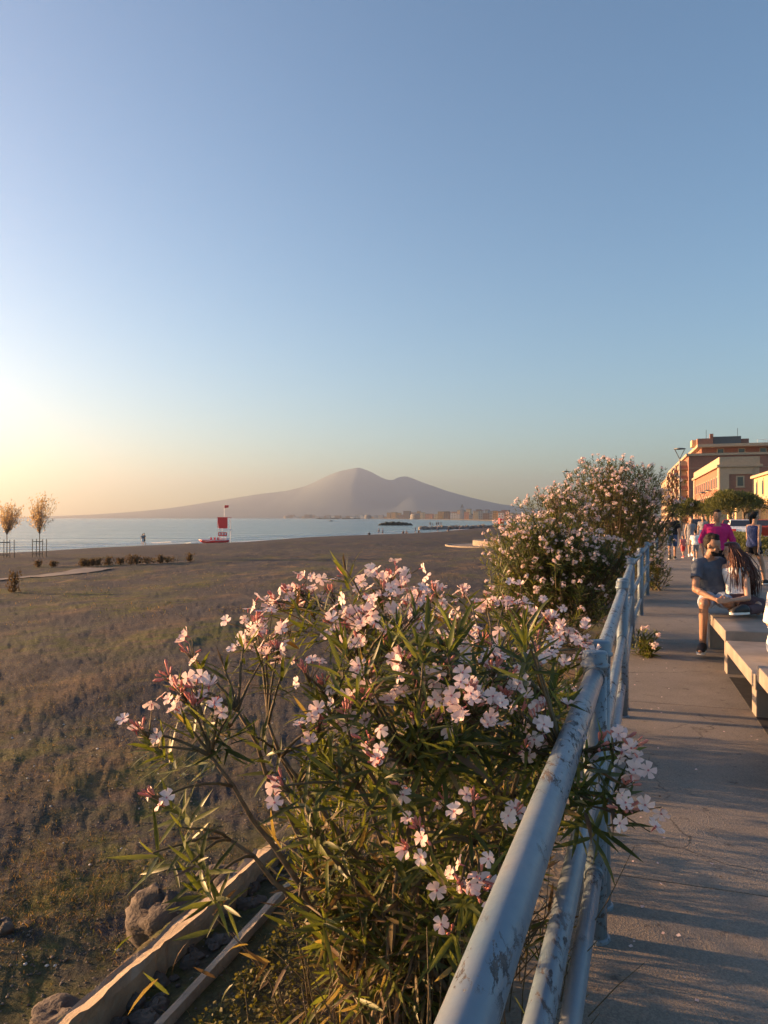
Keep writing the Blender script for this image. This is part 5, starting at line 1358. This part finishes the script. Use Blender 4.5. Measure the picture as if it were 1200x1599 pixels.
# ------------------------------------------------------------ right-hand town
M_BRICK = plain('render_brick_red', (.30,.145,.10), .9, .2, .12, 2, .2)
M_BR2 = plain('render_red_brown', (.29,.14,.10), .9, .2, .1, 2, .2)
M_CREAM = plain('trim_cream', (.42,.32,.225), .85, .2, .06, 2, .1)
M_YEL = plain('render_yellow', (.60,.44,.24), .85, .2, .06, 2, .1)
M_AWN = plain('awning_red', (.50,.06,.03), .8, .2, .1, 3, .1)
BD = Vector((.31,1,0)).normalized(); BRZ = math.atan2(BD.y,BD.x)-math.pi/2
def Bx(b, name, c, size, mat, parent=None): mb = MB(); mb.box(c, size); return mb.build(name, mat, parent or b)
def win(b, c, face, w, h, frame=M_CREAM, shutter=None, arch=False):
    """face 'S' (x=-, sea side) or 'F' (y=-, camera side)"""
    x, y, z = c
    mb = MB()
    if face == 'S': mb.box((x-.03,y,z),(.12,w+.5,h+.5))
    else: mb.box((x,y-.03,z),(w+.5,.12,h+.5))
    if arch:
        n = 12; pts = [(math.cos(math.pi*i/n)*(w/2+.25), math.sin(math.pi*i/n)*(w/2+.25)) for i in range(n+1)]
        vs = [(x-.09,y+p[0],z+h/2+.2+p[1]) for p in pts]+[(x+.03,y+p[0],z+h/2+.2+p[1]) for p in pts]; m_ = n+1
        mb.add(vs, [tuple(range(m_)), tuple(range(2*m_-1,m_-1,-1))]+[(i,i+m_,i+1+m_,i+1) for i in range(n)])
    f = mb.build('window', frame, b)
    mb = MB(); 
    if face == 'S': mb.box((x-.07,y,z),(.10,w,h))
    else: mb.box((x,y-.07,z),(w,.10,h))
    if arch:
        pts = [(math.cos(math.pi*i/n)*(w/2), math.sin(math.pi*i/n)*(w/2)) for i in range(n+1)]
        vs = [(x-.12,y+p[0],z+h/2+p[1]) for p in pts]+[(x+.0,y+p[0],z+h/2+p[1]) for p in pts]
        mb.add(vs, [tuple(range(m_)), tuple(range(2*m_-1,m_-1,-1))]+[(i,i+m_,i+1+m_,i+1) for i in range(n)])
    mb.build('pane', shutter or M_GLASS, f)
    mb = MB()
    if face == 'S': mb.box((x-.14,y,z-h/2-.3),(.34,w+.7,.12))
    else: mb.box((x,y-.14,z-h/2-.3),(w+.7,.34,.12))
    mb.build('sill', frame, f)
# middle building: near-left corner at px 1125, d 150
c = P(1125,0,150); b = empty('red_cream_building', (c.x,c.y,0), BRZ, 'red rendered three storey building with cream corners and cornice', 'building')
Wd, Ln, Ht = 6.9, 56, 11.4
Bx(b,'wall',(Wd/2,Ln/2,Ht/2),(Wd,Ln,Ht),M_BRICK)
Bx(b,'cornice',(Wd/2,Ln/2,Ht+.25),(Wd+1.2,Ln+1.2,.5),M_CREAM); Bx(b,'parapet',(Wd/2,Ln/2,Ht+1.25),(Wd+.3,Ln+.3,1.5),M_CREAM)
Bx(b,'corner_pier',(.75,-.1,Ht/2),(1.7,.3,Ht),M_CREAM); Bx(b,'corner_pier',(-.1,1.2,Ht/2),(.3,2.4,Ht),M_CREAM); Bx(b,'corner_pier',(Wd-.55,-.1,Ht/2),(1.2,.3,Ht),M_CREAM); Bx(b,'corner_pier',(-.1,Ln-1.5,Ht/2),(.3,3,Ht),M_CREAM)
Bx(b,'frieze',(3.9,-.1,Ht-.7),(4.6,.3,1.4),M_CREAM)
Bx(b,'string_course',(-.12,Ln/2,3.2),(.3,Ln-5,.5),M_CREAM)
for z in (8.6,5.0,1.7):
    for i in range(10): win(b,(0,4.6+i*5.0,z),'S',1.5,2.0,M_CREAM)
for z in (8.6,5.0,1.7): win(b,(3.6,0,z),'F',1.0,1.7,M_CREAM)
# rear building: near-left corner at px 1076, d 232
c = P(1076,0,232); b = empty('brick_apartment_block', (c.x,c.y,0), BRZ, 'large brick red apartment block with balconies and penthouse, behind the others', 'building')
Bx(b,'wall',(24,48,10.1),(48,96,20.2),M_BR2)
Bx(b,'cornice',(24,48,20.5),(49.4,97.4,.7),M_CREAM)
Bx(b,'penthouse',(26,52,22.0),(43,84,2.6),M_BR2); Bx(b,'penthouse_roof',(26.5,50,23.75),(47,88,.9),M_CREAM)
Bx(b,'roof_hut',(5.5,13,25.2),(4.5,8,2.0),M_BRICK); Bx(b,'stair_tower',(3.5,16,25.2),(3,6,2.0),M_YEL)
Bx(b,'plant_room',(12,14,25.6),(8,6,2.5),M_METAL); Bx(b,'chimney',(7.4,10,26.9),(1.0,1.0,1.5),M_BRICK)
Bx(b,'plant_room',(17,15,25.2),(3,4,2.0),M_BR2); Bx(b,'plant_room',(26,15,25.1),(3,4,1.6),M_METAL)
mb = MB()
for i in range(14): mb.tube([(20+i*2,7,24.2),(20+i*2,7,26.4 if i > 8 else 25.2)], .07, 5)
mb.tube([(20,7,25.2),(38,7,25.2)], .07, 5); mb.tube([(36,7,26.4),(46,7,26.4)], .09, 5); mb.build('roof_railing', M_WPAINT, b)
for i in range(3): Bx(b,'antenna',(6+i*9,11,26.5+i*.3),(.12,.12,5),M_METAL)
for k in range(4):   # sea side bays with balconies
    y0 = 4+k*22
    Bx(b,'bay',(-1.0,y0+6,9.6),(2,6.5,19.2),M_CREAM)
    for f_ in range(6):
        z = 2.2+f_*3.1; win(b,(-2.0,y0+6,z),'S',2.0,1.9,M_CREAM); Bx(b,'balcony_slab',(-1.4,y0+1.2,z-1.3),(2.6,5.5,.22),M_CREAM); Bx(b,'balcony_front',(-2.62,y0+1.2,z-.7),(.14,5.5,1.0),M_CREAM)
        Bx(b,'balcony_front',(-1.4,y0-1.5,z-.7),(2.5,.12,1.0),M_BR2); win(b,(0,y0+1.2,z),'S',1.6,2.2,M_CREAM); win(b,(0,y0+13,z),'S',1.6,2.0,M_CREAM); win(b,(0,y0+17,z),'S',1.6,2.0,M_CREAM)
for f_ in range(1,6):
    Bx(b,'floor_band',(24,-.06,f_*3.3),(48,.15,.12),M_CREAM)
for f_ in range(6):
    for i in range(3): win(b,(14+i*9,0,2+f_*3.3),'F',1.6,1.9,M_CREAM)
for i in range(6): win(b,(10+i*6,10,22.0),'F',1.6,1.6,M_CREAM)
for i in range(7): win(b,(4.5,14+i*11,22.0),'S',2.2,1.8,M_CREAM)
# right yellow building: far-left corner at px 1178 d 126
c = P(1178,0,126); c2 = Vector((c.x,c.y,0))-BD*34
b = empty('yellow_villa', (c2.x,c2.y,0), BRZ, 'yellow building with arched upper windows at the right edge', 'building')
Bx(b,'wall',(5,17,4.0),(10,34,8.0),M_YEL); Bx(b,'cornice',(5,17,8.15),(11,35,.4),M_CREAM); Bx(b,'string_course',(-.1,17,4.6),(.5,34,.45),M_CREAM); Bx(b,'balcony_slab',(-.4,17,3.95),(1.1,33,.18),M_CREAM)
for i in range(6):
    win(b,(0,3.0+i*5.6,5.9),'S',1.3,1.5,M_CREAM,arch=True); win(b,(0,3.0+i*5.6,2.3),'S',1.0,1.6,M_CREAM)
# further low buildings beyond the trees
def simple_block(px, d, w, l, h, mat, label, rows, name='shop_building'):
    c = P(px,0,d); b = empty(name, (c.x,c.y,0), BRZ, label, 'building'); Bx(b,'wall',(w/2,l/2,h/2),(w,l,h),mat); Bx(b,'roof',(w/2,l/2,h+.2),(w+.8,l+.8,.4),M_CREAM)
    for f_ in range(rows):
        for i in range(int(l/4)): win(b,(0,2+i*4,1.7+f_*3.1),'S',1.3,1.7,M_CREAM)
        for i in range(max(1,int(w/4))): win(b,(2+i*4,0,1.7+f_*3.1),'F',1.3,1.7,M_CREAM)
    return b
simple_block(1043,345,14,60,19,M_CREAM,'cream block furthest along the seafront behind the oleanders',5)
simple_block(1150,100,8,9,2.9,M_YEL,'low pale kiosk seen between the trees and the walkers',1,'kiosk')

# street lamps
def lamp(px, d, H_, label, arm=1.1, rz=0):
    q = P(px,0,d); r = empty('street_lamp', (q.x,q.y,0), rz, label, 'street lamp', 'street lamps along the seafront')
    mb = MB(); mb.tube([(0,0,-.1),(0,0,H_-.9)], [.09,.06], 8); mb.build('pole', M_METAL, r)
    mb = MB(); mb.tube([(0,0,H_-.92),(-arm*.42,0,H_-.1)], .035, 6); mb.tube([(0,0,H_-.92),(arm*.42,0,H_-.1)], .035, 6); mb.build('bracket', M_METAL, r)
    mb = MB(); mb.lathe((0,0,0), [(arm*.10,H_-.10),(arm*.5,H_-.06),(arm*.5,H_),(arm*.2,H_+.06),(.03,H_+.08)], 16); mb.build('lamp_head', M_METAL, r)
lamp(1062, 68, 7.7, 'tall dark street lamp in front of the brick apartment block', 1.0)
lamp(1105, 116, 5.7, 'street lamp in front of the red and cream building', 1.2)
lamp(1097, 92, 4.6, 'short street lamp between the tamarisk trees', .8)
lamp(884.5, 100, 7.6, 'distant street lamp whose head peeks above the tallest oleanders', 1.0)

# tamarisk trees, hedges
M_TAM = leaf_mat('tamarisk_leaf', (.065,.075,.028), (.12,.125,.045), .35, .7)
def round_tree(px, d, H_, rx, rz_, label, seed, n=5200, trunk_h=1.8, ls=.22, name='tamarisk_tree', mat=None, flat=.55):
    rs = random.Random(seed); q = P(px,0,d); r = empty(name, (q.x,q.y,0), 0, label, 'tree'); cz = H_-rz_
    limbs_ = []
    mb = MB(); mb.tube([(0,0,-.1),(.1,0,trunk_h*.5),(0,.1,trunk_h)], [.22,.18,.14], 8); mb.build('trunk', M_STEM, r)
    bl = []
    for i in range(16): 
        dv = rdir(rs,(0,0,.25),1.0); bl.append((Vector((dv.x*rx*.6,dv.y*rx*.6,cz+dv.z*rz_*.55)), rs.uniform(.32,.5)))
    for c_, k in bl[:9]:
        mb = MB(); mb.tube(branch_pts((0,0,trunk_h*.9), c_, 0, rs, 5), [.09,.07,.055,.04,.02], 5); mb.build('limb', M_STEM, r)
    P_ = []; D_ = []
    for i in range(n):
        c_, k = rs.choice(bl); dv = rdir(rs,(0,0,.1),1.0); rr_ = rs.uniform(.45,1.1); P_.append(c_+Vector((dv.x*rx*k*rr_,dv.y*rx*k*rr_,dv.z*rz_*k*rr_))); D_.append(dv+Vector((0,0,.5)))
    N = rng.normal(size=(n,3)); T_, F_ = leaf_template(.15,.16,simple=True)
    V, F = scatter_mesh(T_, F_, frames(np.array(D_), N)*rng.uniform(.6,1.3,n)[:,None,None]*ls, np.array(P_)); tag(np_obj('crown', V, F, mat or M_TAM, r), kind='stuff')
round_tree(1141, 62, 3.75, 2.4, 1.35, 'wide round tamarisk in front of the red and cream building', 3, 7000)
round_tree(1162, 74, 3.9, 2.2, 1.3, 'tamarisk right behind the widest one, below the yellow building', 4, 5000)
round_tree(1078, 66, 3.1, 1.5, 1.25, 'smaller golden lit tamarisk beside the tall street lamp', 5, 4500)
round_tree(1063, 90, 3.2, 2.0, 1.2, 'low tree behind the man in black and the tall lamp', 6, 4000)
round_tree(1105, 84, 2.9, 1.5, 1.1, 'small tree between the two nearer tamarisks', 7, 3500)
def hedge(px, d, L_, w, h, label, seed):
    q = P(px,0,d); r = empty('hedge', (q.x,q.y,0), BRZ, label, 'hedge'); g_ = np.random.default_rng(seed); n = int(L_*900)
    Pp = np.stack([g_.uniform(-w/2,w/2,n), g_.uniform(0,L_,n), h*np.sqrt(g_.random(n))],1); D_ = g_.normal(size=(n,3)); D_[:,2] = np.abs(D_[:,2]); T_, F_ = leaf_template(.15,.3,simple=True)
    V, F = scatter_mesh(T_, F_, frames(D_, g_.normal(size=(n,3)))*g_.uniform(.05,.1,n)[:,None,None], Pp); tag(np_obj('foliage', V, F, M_TAM, r), kind='stuff')
    mb = MB(); 
    for i in range(int(L_)): mb.tube([(0,i+.5,0),(0.05,i+.5,h*.7)], .03, 5)
    mb.build('stems', M_STEM, r)
hedge(1152, 32, 10, 1.0, .75, 'low clipped hedge right of the path behind the woman in navy', 8)
hedge(1190, 30, 8, 1.2, .8, 'low hedge at the right edge beyond the woman in navy', 9)
hedge(1172, 41, 9, 1.2, .7, 'far low hedge at the road side in front of the parked cars', 10)

# parked cars
def car(px, d, rz, mat, label):
    q = P(px,0,d); r = empty('parked_car', (q.x,q.y,0), rz, label, 'car', 'cars parked along the seafront road')
    mb = MB(); prof_ = [(-2.05,.35),(-2.08,.75),(-1.95,.92),(-1.1,1.0),(-.55,1.42),(.7,1.46),(1.35,1.0),(1.95,.9),(2.05,.6),(2.03,.35)]
    n = len(prof_); vs = [(x,-.82+(0.12 if z > 1.1 else 0),z) for x,z in prof_]+[(x,.82-(0.12 if z > 1.1 else 0),z) for x,z in prof_]
    mb.add(vs, [tuple(range(n-1,-1,-1)), tuple(range(n,2*n))]+[(i,(i+1)%n,n+(i+1)%n,n+i) for i in range(n)]); body = mb.build('body', mat, r, bevel=.05)
    for s_ in (-1,1):
        mb = MB(); y_ = s_*.80; mb.add([(-.95,y_,1.02),(-.5,s_*.735,1.36),(.65,s_*.735,1.38),(1.15,y_,1.02)], [(0,1,2,3) if s_ > 0 else (3,2,1,0)]); mb.build('side_window', M_GLASS, r)
        for x_ in (-1.3,1.3):
            mb = MB(); mb.tube([(x_,s_*.66,.32),(x_,s_*.84,.32)], .32, 16); w_ = mb.build('wheel', M_TYRE, r); mb = MB(); mb.tube([(x_,s_*.84,.32),(x_,s_*.855,.32)], .19, 12); mb.build('rim', M_METAL, w_)
        mb = MB(); mb.box((2.02,s_*.6,.72),(.08,.3,.14)); mb.build('headlight', M_WPAINT, r); mb = MB(); mb.box((-2.06,s_*.6,.78),(.06,.3,.14)); mb.build('tail_light', M_RED, r)
    mb = MB(); mb.add([(.72,-.68,1.44),(.72,.68,1.44),(1.33,.78,1.03),(1.33,-.78,1.03)], [(0,3,2,1)]); mb.v = [(x+.02,y,z+.01) for x,y,z in mb.v]; mb.build('windscreen', M_GLASS, r)
    mb = MB(); mb.add([(-.56,-.68,1.41),(-.56,.68,1.41),(-1.08,.78,1.02),(-1.08,-.78,1.02)], [(0,1,2,3)]); mb.v = [(x-.02,y,z+.01) for x,y,z in mb.v]; mb.build('rear_window', M_GLASS, r)
car(1147, 56, BRZ+1.4, M_AWN, 'bright red parked car seen between the magenta shirt man and the woman in navy')
car(1193, 54, BRZ+1.4, M_AWN, 'red parked car at the right edge behind the woman in navy')
car(1158, 52, BRZ+1.5, M_WPAINT, 'white parked car just right of the bright red one')
car(1090, 78, BRZ+1.57, M_GLASS, 'dark parked car below the small tamarisk')

# air: haze over bay and town
mb = MB(); mb.box((0, 5100, 249), (20000, 10800, 514)); hz = mb.build('haze', None) if False else None
me = bpy.data.meshes.new('haze'); me.from_pydata(mb.v, [], mb.f)
hm = bpy.data.materials.new('haze_air'); hm.use_nodes = True; nt = hm.node_tree; nt.nodes.remove(nt.nodes['Principled BSDF'])
pv = nt.nodes.new('ShaderNodeVolumePrincipled'); pv.inputs['Density'].default_value = 1.65e-4; pv.inputs['Color'].default_value = (.78,.80,.86,1); pv.inputs['Anisotropy'].default_value = .77
nt.links.new(pv.outputs[0], nt.nodes['Material Output'].inputs['Volume']); me.materials.append(hm)
tag(link(bpy.data.objects.new('haze', me)), kind='stuff')
